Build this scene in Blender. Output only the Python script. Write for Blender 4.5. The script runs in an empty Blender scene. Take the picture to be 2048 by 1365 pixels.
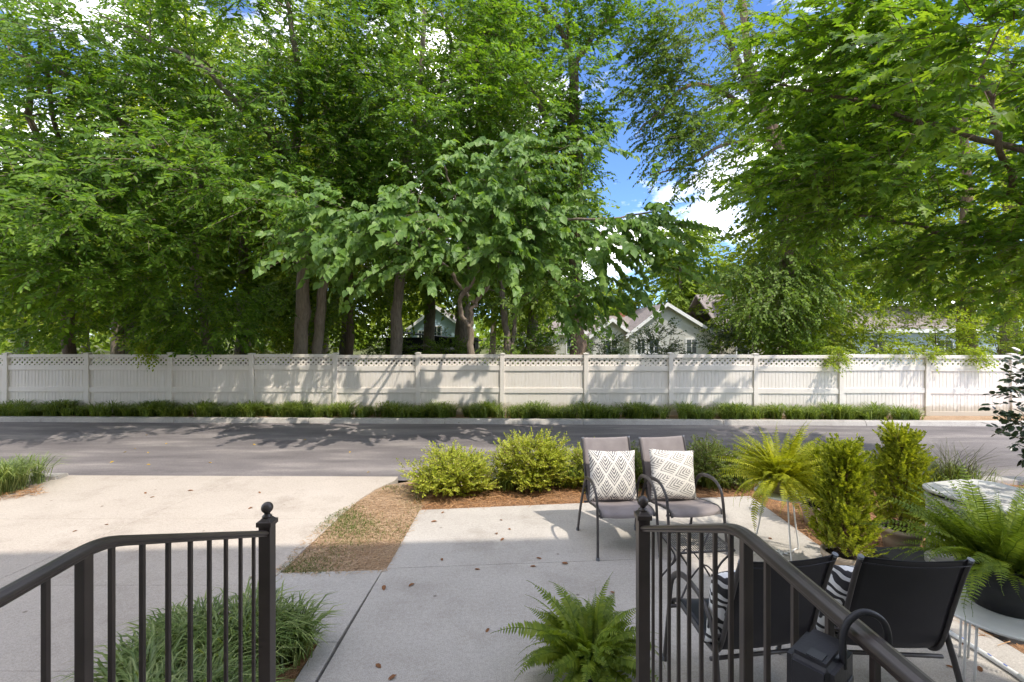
import bpy, bmesh, math, random
import numpy as np
from mathutils import Vector, Matrix

random.seed(7)
RNG = np.random.default_rng(11)
C = bpy.context.scene.collection
SC = bpy.context.scene
R = math.radians

# ------------------------------------------------------------------ camera, sky, sun, exposure
EYE, F = 2.3, 910.0            # eye height above the patio; focal length in photo pixels
cam_d = bpy.data.cameras.new('camera'); cam = bpy.data.objects.new('camera', cam_d); C.objects.link(cam)
cam.location = (0, 0, EYE); cam.rotation_euler = (R(90), 0, 0)
cam_d.sensor_width = 36; cam_d.lens = 16.0; cam_d.shift_y = -0.0051
cam_d.clip_start = 0.05; cam_d.clip_end = 2000
SC.camera = cam

SUN = Vector((0.51, -0.48, 1.0)).normalized()          # direction towards the sun
SUN_EL = math.asin(SUN.z); SUN_AZ = math.atan2(SUN.x, SUN.y)
w = bpy.data.worlds.new('World'); SC.world = w; w.use_nodes = True
nt = w.node_tree; nt.nodes.clear()
wo = nt.nodes.new('ShaderNodeOutputWorld'); bg = nt.nodes.new('ShaderNodeBackground')
sky = nt.nodes.new('ShaderNodeTexSky'); sky.sky_type = 'NISHITA'; sky.sun_disc = False
sky.sun_elevation = SUN_EL; sky.sun_rotation = SUN_AZ
sky.air_density = 1.0; sky.dust_density = 0.25; sky.ozone_density = 3.0
tc = nt.nodes.new('ShaderNodeTexCoord'); mp = nt.nodes.new('ShaderNodeMapping'); mp.inputs['Scale'].default_value = (1, 1, 2.2); mp.inputs['Location'].default_value = (2.212, 4.352, 5.313)
ns = nt.nodes.new('ShaderNodeTexNoise'); ns.inputs['Scale'].default_value = 3.2; ns.inputs['Detail'].default_value = 7; ns.inputs['Roughness'].default_value = 0.58
rp = nt.nodes.new('ShaderNodeValToRGB'); rp.color_ramp.elements[0].position = 0.46; rp.color_ramp.elements[1].position = 0.72
mx = nt.nodes.new('ShaderNodeMixRGB'); mx.inputs[2].default_value = (23.0, 22.0, 21.0, 1)
nt.links.new(tc.outputs['Generated'], mp.inputs[0]); nt.links.new(mp.outputs[0], ns.inputs['Vector'])
nt.links.new(ns.outputs['Fac'], rp.inputs[0]); nt.links.new(rp.outputs[0], mx.inputs[0])
tint = nt.nodes.new('ShaderNodeMixRGB'); tint.blend_type = 'MULTIPLY'; tint.inputs[0].default_value = 1.0; tint.inputs[2].default_value = (0.60, 0.74, 0.98, 1)
nt.links.new(sky.outputs[0], tint.inputs[1]); nt.links.new(tint.outputs[0], mx.inputs[1]); nt.links.new(mx.outputs[0], bg.inputs[0])
bg.inputs[1].default_value = 0.15
nt.links.new(bg.outputs[0], wo.inputs[0])
sd = bpy.data.lights.new('sun', 'SUN'); sd.energy = 2.45; sd.angle = R(0.55); sd.color = (1.0, 0.93, 0.82)
so = bpy.data.objects.new('sun', sd); C.objects.link(so); so.location = SUN * 60
so.rotation_euler = (-SUN).to_track_quat('-Z', 'Y').to_euler()
SC.view_settings.view_transform = 'Standard'; SC.view_settings.look = 'None'
SC.view_settings.exposure = 1.0; SC.view_settings.gamma = 1.0
SC.cycles.max_bounces = 6; SC.cycles.diffuse_bounces = 4; SC.cycles.glossy_bounces = 2
SC.cycles.transmission_bounces = 4; SC.cycles.transparent_max_bounces = 4
SC.cycles.sample_clamp_indirect = 6.0

# ------------------------------------------------------------------ helpers
def G(px, py, z=0.0):                       # photo pixel of a ground point -> world (x, y)
    d = (EYE - z) * F / (py - 672.0)
    return ((px - 1024.0) / F * d, d)
def at(px, py, Y):                          # photo pixel at a known distance -> world point
    return Vector(((px - 1024.0) / F * Y, Y, EYE - (py - 672.0) / F * Y))

def tag(o, label=None, cat=None, group=None, kind=None):
    if label: o['label'] = label
    if cat: o['category'] = cat
    if group: o['group'] = group
    if kind: o['kind'] = kind
    return o
def empty(name, loc=(0, 0, 0), rz=0.0):
    o = bpy.data.objects.new(name, None); C.objects.link(o); o.location = loc; o.rotation_euler = (0, 0, rz)
    o.empty_display_size = 0.1
    return o
def link(name, me, mat=None, parent=None, smooth=False):
    o = bpy.data.objects.new(name, me); C.objects.link(o)
    if mat is not None and not me.materials: me.materials.append(mat)
    if parent is not None: o.parent = parent
    if smooth: me.polygons.foreach_set('use_smooth', np.ones(len(me.polygons), dtype=bool))
    return o
def np_mesh(name, V, faces):                # V (n,3); faces: list of (m,k) index arrays
    me = bpy.data.meshes.new(name)
    V = np.asarray(V, dtype=np.float32); me.vertices.add(len(V)); me.vertices.foreach_set('co', V.ravel())
    faces = [np.asarray(f, dtype=np.int32) for f in faces if len(f)]
    loops = np.concatenate([f.ravel() for f in faces]); sizes = np.concatenate([np.full(len(f), f.shape[1], np.int32) for f in faces])
    starts = np.concatenate([[0], np.cumsum(sizes)[:-1]]).astype(np.int32)
    me.loops.add(len(loops)); me.loops.foreach_set('vertex_index', loops)
    me.polygons.add(len(sizes)); me.polygons.foreach_set('loop_start', starts); me.polygons.foreach_set('loop_total', sizes)
    me.update(calc_edges=True); me.validate()
    return me

class MB:
    """collects verts / faces of one mesh"""
    def __init__(s): s.v = []; s.f = []
    def add(s, vs, fs):
        n = len(s.v); s.v += [tuple(map(float, q)) for q in vs]; s.f += [tuple(i + n for i in f) for f in fs]; return s
    def box(s, x0, x1, y0, y1, z0, z1):
        return s.add([(x0,y0,z0),(x1,y0,z0),(x1,y1,z0),(x0,y1,z0),(x0,y0,z1),(x1,y0,z1),(x1,y1,z1),(x0,y1,z1)],
                     [(3,2,1,0),(4,5,6,7),(0,1,5,4),(1,2,6,5),(2,3,7,6),(3,0,4,7)])
    def prism(s, poly, z0, z1):              # poly: list of xy, counter-clockwise
        n = len(poly)
        vs = [(p[0], p[1], z0) for p in poly] + [(p[0], p[1], z1) for p in poly]
        return s.add(vs, [tuple(range(n - 1, -1, -1)), tuple(range(n, 2 * n))] + [(i, (i + 1) % n, n + (i + 1) % n, n + i) for i in range(n)])
    def prism_y(s, poly, y0, y1):            # poly: list of xz, extruded along y
        n = len(poly)
        vs = [(p[0], y0, p[1]) for p in poly] + [(p[0], y1, p[1]) for p in poly]
        return s.add(vs, [tuple(range(n)), tuple(range(2 * n - 1, n - 1, -1))] + [(i, n + i, n + (i + 1) % n, (i + 1) % n) for i in range(n)])
    def lathe(s, prof, seg=20, c=(0, 0, 0)):
        m = len(prof); vs = []
        for k in range(seg):
            a = 2 * math.pi * k / seg
            vs += [(c[0] + r * math.cos(a), c[1] + r * math.sin(a), c[2] + z) for r, z in prof]
        fs = []
        for k in range(seg):
            a, b = k * m, ((k + 1) % seg) * m
            fs += [(a + i, b + i, b + i + 1, a + i + 1) for i in range(m - 1)]
        fs.append(tuple(k * m for k in range(seg - 1, -1, -1))); fs.append(tuple(k * m + m - 1 for k in range(seg)))
        return s.add(vs, fs)
    def tube(s, pts, rad, seg=8, flat=1.0, up=None):
        V, Fq, caps = tube_np(pts, rad, seg, flat, up)
        return s.add(V, [tuple(f) for f in Fq] + caps)
    def mesh(s, name):
        me = bpy.data.meshes.new(name); me.from_pydata(s.v, [], s.f); me.update(); return me
    def build(s, name, mat, parent=None, smooth=False, bevel=0.0):
        o = link(name, s.mesh(name), mat, parent, smooth)
        if bevel:
            b = o.modifiers.new('bevel', 'BEVEL'); b.width = bevel; b.segments = 2; b.limit_method = 'ANGLE'; b.angle_limit = R(40)
        return o

def tube_np(pts, rad, seg=8, flat=1.0, up=None):
    P = np.asarray([tuple(p) for p in pts], float); n = len(P)
    r = np.full(n, rad, float) if np.isscalar(rad) else np.asarray(rad, float)
    T = np.gradient(P, axis=0); T /= np.linalg.norm(T, axis=1)[:, None] + 1e-9
    a = np.array(up, float) if up is not None else (np.array([0, 0, 1.0]) if abs(T[0][2]) < 0.9 else np.array([1.0, 0, 0]))
    V = []
    for i in range(n):
        a = a - T[i] * a.dot(T[i]); a /= np.linalg.norm(a) + 1e-9
        b = np.cross(T[i], a)
        for k in range(seg):
            t = 2 * math.pi * (k + 0.5) / seg
            V.append(P[i] + r[i] * (math.cos(t) * a * flat + math.sin(t) * b))
    Fq = [(i * seg + k, i * seg + (k + 1) % seg, (i + 1) * seg + (k + 1) % seg, (i + 1) * seg + k) for i in range(n - 1) for k in range(seg)]
    caps = [tuple(range(seg - 1, -1, -1)), tuple(range((n - 1) * seg, n * seg))]
    return np.array(V), np.array(Fq), caps
def smooth_path(pts, k=5):                   # Catmull-Rom
    P = [np.array(tuple(p), float) for p in pts]; P = [2 * P[0] - P[1]] + P + [2 * P[-1] - P[-2]]; out = []
    for i in range(1, len(P) - 2):
        for j in range(k):
            t = j / k
            out.append(0.5 * ((2 * P[i]) + (P[i + 1] - P[i - 1]) * t + (2 * P[i - 1] - 5 * P[i] + 4 * P[i + 1] - P[i + 2]) * t * t + (3 * P[i] - P[i - 1] - 3 * P[i + 1] + P[i + 2]) * t ** 3))
    out.append(P[-2]); return out
def copy_tree(o, parent=None):
    c = o.copy(); C.objects.link(c)
    if parent is not None: c.parent = parent
    for ch in list(o.children): copy_tree(ch, c)
    return c

# ------------------------------------------------------------------ materials
class NT:
    def __init__(s, name):
        s.m = bpy.data.materials.new(name); s.m.use_nodes = True; s.t = s.m.node_tree; s.t.nodes.clear()
        s.out = s.n('OutputMaterial')
    def n(s, t, **kw):
        q = s.t.nodes.new('ShaderNode' + t)
        for k, v in kw.items():
            if hasattr(q, k): setattr(q, k, v)
        return q
    def l(s, a, b): s.t.links.new(a, b)
    def val(s, sock, v):
        if hasattr(v, 'links') or hasattr(v, 'is_output'): s.l(v, sock)
        else: sock.default_value = v
    def math(s, op, a, b=None):
        q = s.n('Math', operation=op); s.val(q.inputs[0], a)
        if b is not None: s.val(q.inputs[1], b)
        return q.outputs[0]
    def noise(s, vec, scale, detail=4, rough=0.55, out='Fac'):
        q = s.n('TexNoise'); q.inputs['Scale'].default_value = scale; q.inputs['Detail'].default_value = detail; q.inputs['Roughness'].default_value = rough
        if vec is not None: s.l(vec, q.inputs['Vector'])
        return q.outputs[out]
    def ramp(s, fac, stops, interp='LINEAR'):
        q = s.n('ValToRGB'); cr = q.color_ramp; cr.interpolation = interp
        while len(cr.elements) < len(stops): cr.elements.new(0.5)
        for e, (p, c) in zip(cr.elements, stops): e.position = p; e.color = (*c, 1) if len(c) == 3 else c
        s.l(fac, q.inputs[0]); return q.outputs[0]
    def mix(s, fac, a, b, mode='MIX'):
        q = s.n('MixRGB', blend_type=mode); s.val(q.inputs[0], fac)
        for i, c in ((1, a), (2, b)):
            if isinstance(c, tuple): q.inputs[i].default_value = (*c, 1) if len(c) == 3 else c
            else: s.l(c, q.inputs[i])
        return q.outputs[0]
    def coord(s, kind='Object', scale=None, rot=None):
        q = s.n('TexCoord'); o = q.outputs[kind]
        if scale or rot:
            mpn = s.n('Mapping'); s.l(o, mpn.inputs[0])
            if scale: mpn.inputs['Scale'].default_value = scale
            if rot: mpn.inputs['Rotation'].default_value = rot
            o = mpn.outputs[0]
        return o
    def pos(s): return s.n('NewGeometry').outputs['Position']
    def bsdf(s, color, rough=0.6, spec=0.4, metal=0.0, bump=None, bstr=0.3, bdist=0.01):
        b = s.n('BsdfPrincipled')
        if isinstance(color, tuple): b.inputs['Base Color'].default_value = (*color, 1)
        else: s.l(color, b.inputs['Base Color'])
        s.val(b.inputs['Roughness'], rough); b.inputs['Specular IOR Level'].default_value = spec; b.inputs['Metallic'].default_value = metal
        if bump is not None:
            q = s.n('Bump'); q.inputs['Strength'].default_value = bstr; q.inputs['Distance'].default_value = bdist
            s.l(bump, q.inputs['Height']); s.l(q.outputs[0], b.inputs['Normal'])
        return b
    def done(s, b): s.l(b.outputs[0], s.out.inputs[0]); return s.m

def mat_plain(name, col, rough=0.5, spec=0.4, metal=0.0, var=0.12, scale=14.0, bump=0.12):
    t = NT(name); v = t.coord('Object'); nz = t.noise(v, scale, 5)
    lo = tuple(c * (1 - var) for c in col); hi = tuple(min(1, c * (1 + var)) for c in col)
    return t.done(t.bsdf(t.ramp(nz, [(0.3, lo), (0.7, hi)]), rough, spec, metal, t.noise(v, scale * 6, 3), bump, 0.004))

def mat_leaf(name, dark, mid, light, trans=0.38, rough=0.42, spec=0.45, tgain=1.5):
    t = NT(name); g = t.n('NewGeometry')
    col = t.ramp(g.outputs['Random Per Island'], [(0.0, dark), (0.45, mid), (1.0, light)])
    nz = t.noise(g.outputs['Position'], 1.1, 2)
    col = t.mix(t.math('MULTIPLY', nz, 0.3), col, dark)
    b = t.bsdf(col, rough, spec)
    tr = t.n('BsdfTranslucent')
    tcol = t.mix(1.0, col, (tgain * 1.15, tgain * 1.12, tgain * 0.35), 'MULTIPLY'); t.l(tcol, tr.inputs[0])
    m = t.n('MixShader'); m.inputs[0].default_value = trans; t.l(b.outputs[0], m.inputs[1]); t.l(tr.outputs[0], m.inputs[2])
    t.l(m.outputs[0], t.out.inputs[0]); return t.m

def mat_bark(name, a, b):
    t = NT(name); v = t.coord('Object', (7, 7, 1.1)); n1 = t.noise(v, 3.0, 8, 0.7); n2 = t.noise(t.coord('Object'), 1.3, 3)
    c = t.mix(t.math('MULTIPLY', n2, 0.5), t.ramp(n1, [(0.32, a), (0.66, b)]), tuple(0.6 * x for x in a))
    return t.done(t.bsdf(c, 0.9, 0.15, 0, n1, 0.9, 0.05))

def mat_concrete(name, a, b, stain):
    t = NT(name); p = t.pos()
    big = t.noise(p, 0.55, 6, 0.6); mid = t.noise(p, 3.5, 5, 0.6); fine = t.noise(p, 120, 3, 0.7)
    c = t.ramp(big, [(0.3, a), (0.72, b)])
    c = t.mix(t.ramp(mid, [(0.52, (0, 0, 0)), (0.78, (0.4, 0.4, 0.4))]), c, stain)
    sp = t.ramp(fine, [(0.40, (0.80, 0.79, 0.77)), (0.60, (1.06, 1.06, 1.06))])
    c = t.mix(1.0, c, sp, 'MULTIPLY')
    grain = t.noise(p, 34, 4, 0.75); c = t.mix(1.0, c, t.ramp(grain, [(0.33, (0.86, 0.85, 0.84)), (0.67, (1.08, 1.08, 1.08))]), 'MULTIPLY')
    blot = t.noise(p, 1.35, 7, 0.7); c = t.mix(1.0, c, t.ramp(blot, [(0.50, (1.02, 1.02, 1.02)), (0.64, (0.88, 0.87, 0.86)), (0.74, (0.74, 0.72, 0.70))]), 'MULTIPLY')
    wv = t.n('TexWave'); wv.inputs['Scale'].default_value = 22; wv.inputs['Distortion'].default_value = 3; wv.inputs['Detail'].default_value = 2; t.l(p, wv.inputs['Vector'])
    c = t.mix(1.0, c, t.ramp(wv.outputs['Fac'], [(0.0, (0.975, 0.975, 0.975)), (1.0, (1.015, 1.015, 1.015))]), 'MULTIPLY')
    vor = t.n('TexVoronoi'); vor.inputs['Scale'].default_value = 2.3; t.l(p, vor.inputs['Vector'])
    spot = t.ramp(vor.outputs['Distance'], [(0.018, (0.45, 0.43, 0.4)), (0.05, (1, 1, 1))])
    c = t.mix(1.0, c, spot, 'MULTIPLY')
    return t.done(t.bsdf(c, 0.88, 0.25, 0, fine, 0.35, 0.004))

M = {}
M['concrete_walk'] = mat_concrete('concrete_walk', (0.415, 0.382, 0.345), (0.52, 0.487, 0.45), (0.36, 0.325, 0.285))
M['concrete_drive'] = mat_concrete('concrete_drive', (0.445, 0.39, 0.335), (0.53, 0.472, 0.415), (0.39, 0.34, 0.29))
M['concrete_kerb'] = mat_concrete('concrete_kerb', (0.40, 0.375, 0.345), (0.52, 0.49, 0.455), (0.30, 0.28, 0.26))
def _asphalt():
    t = NT('asphalt'); p = t.pos()
    mpn = t.n('Mapping'); mpn.inputs['Scale'].default_value = (0.35, 1.5, 1); t.l(p, mpn.inputs[0])
    streak = t.noise(mpn.outputs[0], 1.1, 7, 0.62); fine = t.noise(p, 90, 3, 0.7); patch = t.noise(p, 0.45, 3)
    c = t.ramp(streak, [(0.30, (0.105, 0.092, 0.096)), (0.52, (0.195, 0.174, 0.172)), (0.72, (0.36, 0.32, 0.30))])
    c = t.mix(t.math('MULTIPLY', patch, 0.35), c, (0.165, 0.15, 0.145))
    c = t.mix(1.0, c, t.ramp(fine, [(0.35, (0.72, 0.72, 0.72)), (0.65, (1.22, 1.22, 1.22))]), 'MULTIPLY')
    return t.done(t.bsdf(c, 0.85, 0.3, 0, fine, 0.5, 0.006))
M['asphalt'] = _asphalt()
def _soil(name, a, b, c3):
    t = NT(name); p = t.pos(); n1 = t.noise(p, 3.0, 6, 0.65); n2 = t.noise(p, 45, 4, 0.7)
    c = t.mix(t.ramp(n2, [(0.4, (0, 0, 0)), (0.6, (1, 1, 1))]), t.ramp(n1, [(0.3, a), (0.7, b)]), c3)
    return t.done(t.bsdf(c, 0.95, 0.1, 0, n2, 0.9, 0.02))
M['lawn'] = _soil('lawn', (0.055, 0.085, 0.022), (0.09, 0.12, 0.035), (0.12, 0.105, 0.05))
M['mulch'] = _soil('mulch', (0.29, 0.16, 0.085), (0.42, 0.255, 0.145), (0.19, 0.10, 0.052))
M['dry_turf'] = _soil('dry_turf', (0.34, 0.225, 0.14), (0.56, 0.41, 0.28), (0.27, 0.185, 0.11))
def _vinyl():
    t = NT('vinyl'); p = t.pos(); sp = t.n('SeparateXYZ'); t.l(p, sp.inputs[0])
    c = t.ramp(t.noise(p, 1.2, 4), [(0.3, (0.75, 0.685, 0.61)), (0.7, (0.80, 0.74, 0.67))])
    mpn = t.n('Mapping'); mpn.inputs['Scale'].default_value = (6, 6, 0.7); t.l(p, mpn.inputs[0]); st = t.noise(mpn.outputs[0], 1.6, 5, 0.65)
    c = t.mix(1.0, c, t.ramp(st, [(0.48, (1, 1, 1)), (0.75, (0.93, 0.925, 0.905))]), 'MULTIPLY')
    low = t.math('ADD', sp.outputs[2], t.math('MULTIPLY', t.noise(p, 5, 5, 0.7), -0.42))
    dirt = t.ramp(low, [(0.0, (0.8, 0.8, 0.8)), (0.16, (0, 0, 0))]); c = t.mix(dirt, c, (0.40, 0.34, 0.25))
    return t.done(t.bsdf(c, 0.45, 0.4, 0, t.noise(p, 60, 3), 0.05, 0.004))
M['vinyl'] = _vinyl()
def _iron():
    t = NT('iron_paint'); v = t.coord('Object'); n1 = t.noise(v, 9, 4)
    c = t.ramp(n1, [(0.3, (0.034, 0.025, 0.021)), (0.7, (0.056, 0.042, 0.035))])
    return t.done(t.bsdf(c, t.ramp(n1, [(0.3, (0.33,) * 3), (0.7, (0.40,) * 3)]), 0.55, 0, t.noise(v, 260, 2), 0.08, 0.002))
M['iron'] = _iron()
M['chair_frame'] = mat_plain('chair_frame', (0.062, 0.055, 0.054), 0.40, 0.5, 0.0, 0.15, 20, 0.08)
def _sling():
    t = NT('sling_fabric'); v = t.coord('Object', (260, 260, 260)); wv = t.n('TexChecker'); wv.inputs['Scale'].default_value = 1.0; t.l(v, wv.inputs[0])
    n1 = t.noise(t.coord('Object'), 7, 4)
    c = t.ramp(n1, [(0.3, (0.20, 0.172, 0.17)), (0.7, (0.255, 0.225, 0.22))])
    b = t.bsdf(c, 0.62, 0.35, 0, wv.outputs['Fac'], 0.15, 0.001)
    return t.done(b)
M['sling'] = _sling()
def _sling_dark():
    t = NT('sling_fabric_dark'); v = t.coord('Object'); n1 = t.noise(v, 7, 4)
    return t.done(t.bsdf(t.ramp(n1, [(0.3, (0.009, 0.009, 0.013)), (0.7, (0.015, 0.014, 0.019))]), 0.38, 0.35, 0, t.noise(v, 300, 2), 0.1, 0.002))
M['sling_dark'] = _sling_dark()
M['cap_plastic'] = mat_plain('cap_plastic', (0.16, 0.17, 0.19), 0.4, 0.5)
M['white_metal'] = mat_plain('white_metal', (0.78, 0.78, 0.76), 0.38, 0.5, 0, 0.04)
M['pvc'] = mat_plain('pvc', (0.80, 0.80, 0.78), 0.3, 0.5, 0, 0.04)
M['blue_ink'] = mat_plain('blue_ink', (0.03, 0.10, 0.45), 0.5)
M['black_pot'] = mat_plain('black_pot', (0.022, 0.021, 0.022), 0.42, 0.45, 0, 0.2)
M['clay_pot'] = mat_plain('clay_pot', (0.46, 0.37, 0.28), 0.75, 0.3, 0, 0.15, 6, 0.2)
M['potting_soil'] = _soil('potting_soil', (0.03, 0.022, 0.016), (0.05, 0.037, 0.026), (0.02, 0.015, 0.01))
M['unit_metal'] = mat_plain('unit_metal', (0.56, 0.55, 0.53), 0.45, 0.4, 0.1, 0.06)
M['unit_dark'] = mat_plain('unit_dark', (0.045, 0.046, 0.048), 0.6)
M['pad_plastic'] = mat_plain('pad_plastic', (0.05, 0.05, 0.05), 0.7, 0.3)
M['lockbox'] = mat_plain('lockbox', (0.022, 0.021, 0.024), 0.5, 0.4, 0, 0.2, 30, 0.15)
M['steel'] = mat_plain('steel', (0.5, 0.5, 0.5), 0.3, 0.5, 0.9)
def _pillow(name, rot, nx, ny, ink):
    t = NT(name); tcn = t.n('TexCoord'); mpn = t.n('Mapping'); mpn.inputs['Rotation'].default_value = (0, 0, rot); t.l(tcn.outputs['UV'], mpn.inputs[0])
    sp = t.n('SeparateXYZ'); t.l(mpn.outputs[0], sp.inputs[0])
    nz = t.noise(tcn.outputs['UV'], 9, 2); wob = t.math('MULTIPLY', t.math('SUBTRACT', nz, 0.5), 0.05)
    U = t.math('ADD', sp.outputs[0], wob); V = sp.outputs[1]
    u = t.math('MULTIPLY', U, nx); v = t.math('MULTIPLY', V, ny)
    a = t.math('FRACT', t.math('ADD', t.math('ADD', u, v), 10.0)); b = t.math('FRACT', t.math('ADD', t.math('SUBTRACT', v, u), 10.0))
    mn = t.math('MINIMUM', a, b); mxv = t.math('MAXIMUM', a, b)
    st = t.math('GREATER_THAN', t.math('FRACT', t.math('MULTIPLY', mn, 6.4)), 0.50)
    inn = t.math('MULTIPLY', t.math('GREATER_THAN', mn, 0.10), t.math('LESS_THAN', mxv, 0.93))
    fac = t.math('MULTIPLY', st, inn)
    c = t.mix(fac, (0.68, 0.645, 0.59), ink)
    return t.done(t.bsdf(c, 0.85, 0.2, 0, t.noise(tcn.outputs['UV'], 160, 2), 0.25, 0.003))
M['pillow_a'] = _pillow('pillow_diamond', 0.0, 3.1, 2.05, (0.15, 0.142, 0.148))
M['pillow_b'] = _pillow('pillow_chevron', R(74), 3.0, 1.9, (0.27, 0.255, 0.24))
def _zebra():
    t = NT('pillow_zebra'); uv = t.coord('UV'); wv = t.n('TexWave'); wv.wave_type = 'BANDS'; wv.bands_direction = 'Y'
    wv.inputs['Scale'].default_value = 2.2; wv.inputs['Distortion'].default_value = 9.0; wv.inputs['Detail'].default_value = 1.5; wv.inputs['Detail Scale'].default_value = 1.9
    t.l(uv, wv.inputs['Vector'])
    c = t.ramp(wv.outputs['Fac'], [(0.44, (0.05, 0.048, 0.05)), (0.5, (0.76, 0.75, 0.73))])
    return t.done(t.bsdf(c, 0.85, 0.2, 0, t.noise(uv, 160, 2), 0.25, 0.003))
M['zebra'] = _zebra()
M['bark_grey'] = mat_bark('bark_grey', (0.16, 0.125, 0.095), (0.40, 0.33, 0.265))
M['bark_brown'] = mat_bark('bark_brown', (0.14, 0.095, 0.07), (0.34, 0.25, 0.19))
M['bark_pale'] = mat_bark('bark_pale', (0.21, 0.16, 0.115), (0.44, 0.36, 0.28))
M['stem'] = mat_plain('stem', (0.16, 0.10, 0.055), 0.8, 0.2)
# foliage
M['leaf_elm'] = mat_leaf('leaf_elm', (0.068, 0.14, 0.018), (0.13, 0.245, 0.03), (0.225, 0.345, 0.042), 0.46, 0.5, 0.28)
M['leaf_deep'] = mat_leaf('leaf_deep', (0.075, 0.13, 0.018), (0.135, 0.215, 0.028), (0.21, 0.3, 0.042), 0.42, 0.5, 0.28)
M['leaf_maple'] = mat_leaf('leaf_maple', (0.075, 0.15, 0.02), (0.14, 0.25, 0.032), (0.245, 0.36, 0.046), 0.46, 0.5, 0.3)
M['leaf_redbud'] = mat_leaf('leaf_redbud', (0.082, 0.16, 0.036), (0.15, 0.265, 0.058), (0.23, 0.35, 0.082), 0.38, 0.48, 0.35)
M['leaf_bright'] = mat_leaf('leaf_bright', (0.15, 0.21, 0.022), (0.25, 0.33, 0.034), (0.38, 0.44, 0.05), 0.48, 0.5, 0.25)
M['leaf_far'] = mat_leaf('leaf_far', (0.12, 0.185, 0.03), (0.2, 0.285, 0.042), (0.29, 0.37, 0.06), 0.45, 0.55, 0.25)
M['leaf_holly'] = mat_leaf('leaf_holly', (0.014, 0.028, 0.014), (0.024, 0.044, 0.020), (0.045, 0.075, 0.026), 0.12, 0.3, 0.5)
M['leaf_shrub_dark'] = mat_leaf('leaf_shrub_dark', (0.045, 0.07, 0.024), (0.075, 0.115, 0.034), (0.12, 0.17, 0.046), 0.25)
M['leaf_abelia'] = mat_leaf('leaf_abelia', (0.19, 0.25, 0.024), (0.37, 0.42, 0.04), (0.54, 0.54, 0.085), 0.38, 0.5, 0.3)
M['leaf_abelia_shaded'] = mat_leaf('leaf_abelia_shaded', (0.085, 0.125, 0.026), (0.14, 0.19, 0.036), (0.21, 0.26, 0.055), 0.34, 0.5, 0.3)  # darker copy of the abelia leaf: the shade behind the chairs is in the colour
M['flower'] = mat_leaf('flower', (0.45, 0.34, 0.30), (0.58, 0.45, 0.40), (0.70, 0.60, 0.55), 0.2, 0.7, 0.2, 1.0)
M['leaf_cypress'] = mat_leaf('leaf_cypress', (0.11, 0.15, 0.014), (0.29, 0.34, 0.028), (0.45, 0.46, 0.05), 0.34, 0.5, 0.3)
M['leaf_fern'] = mat_leaf('leaf_fern', (0.11, 0.17, 0.022), (0.17, 0.24, 0.03), (0.26, 0.32, 0.044), 0.40, 0.5, 0.3)
M['leaf_fern_gold'] = mat_leaf('leaf_fern_gold', (0.23, 0.27, 0.022), (0.36, 0.39, 0.032), (0.5, 0.49, 0.06), 0.42, 0.5, 0.3)
M['liriope'] = mat_leaf('liriope', (0.085, 0.14, 0.024), (0.16, 0.23, 0.038), (0.28, 0.335, 0.07), 0.32, 0.42, 0.4)
M['liriope_near'] = mat_leaf('liriope_near', (0.085, 0.135, 0.036), (0.16, 0.225, 0.062), (0.31, 0.36, 0.14), 0.28, 0.42, 0.4)
M['grass_dark'] = mat_leaf('grass_dark', (0.045, 0.045, 0.024), (0.075, 0.082, 0.036), (0.120, 0.125, 0.055), 0.2)
M['straw'] = mat_leaf('straw', (0.27, 0.125, 0.05), (0.44, 0.225, 0.1), (0.62, 0.38, 0.2), 0.1, 0.7, 0.2, 1.0)
M['dry_grass'] = mat_leaf('dry_grass', (0.36, 0.225, 0.13), (0.5, 0.345, 0.22), (0.62, 0.46, 0.32), 0.2, 0.7, 0.2, 1.0)
M['green_grass'] = mat_leaf('green_grass', (0.08, 0.12, 0.025), (0.13, 0.18, 0.04), (0.21, 0.25, 0.07), 0.25, 0.6, 0.2, 1.0)
M['dead_leaf'] = mat_leaf('dead_leaf', (0.12, 0.05, 0.022), (0.24, 0.11, 0.05), (0.36, 0.19, 0.10), 0.1, 0.7, 0.2, 1.0)
M['yellow_leaf'] = mat_leaf('yellow_leaf', (0.40, 0.24, 0.03), (0.55, 0.36, 0.05), (0.65, 0.46, 0.10), 0.1, 0.7, 0.2, 1.0)
# houses
def mat_siding(name, col, pitch=0.14):
    t = NT(name); p = t.pos(); sp = t.n('SeparateXYZ'); t.l(p, sp.inputs[0])
    fr = t.math('FRACT', t.math('DIVIDE', t.math('ADD', sp.outputs[2], 20.0), pitch))
    n1 = t.noise(p, 2.5, 4)
    c = t.ramp(n1, [(0.3, tuple(0.9 * x for x in col)), (0.7, col)])
    return t.done(t.bsdf(c, 0.6, 0.3, 0, fr, 1.0, 0.03))
M['siding_white'] = mat_siding('siding_white', (0.84, 0.82, 0.77))
M['siding_blue'] = mat_siding('siding_blue', (0.50, 0.67, 0.82))
M['siding_pale'] = mat_siding('siding_pale', (0.55, 0.64, 0.72))
M['siding_cream'] = mat_siding('siding_cream', (0.62, 0.56, 0.46))
M['shingle'] = mat_plain('shingle', (0.24, 0.205, 0.185), 0.9, 0.2, 0, 0.25, 5, 0.6)
M['trim'] = mat_plain('trim', (0.80, 0.80, 0.78), 0.5, 0.4, 0, 0.03)
M['glass'] = mat_plain('glass', (0.05, 0.065, 0.07), 0.08, 0.8, 0, 0.2, 2, 0.0)
M['brick_red'] = mat_plain('brick_red', (0.30, 0.115, 0.075), 0.85, 0.2, 0, 0.3, 9, 0.3)
M['black_wall'] = mat_plain('black_wall', (0.014, 0.014, 0.016), 0.7)
M['rust_roof'] = mat_plain('rust_roof', (0.26, 0.23, 0.20), 0.8, 0.2, 0, 0.35, 3, 0.4)

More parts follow.
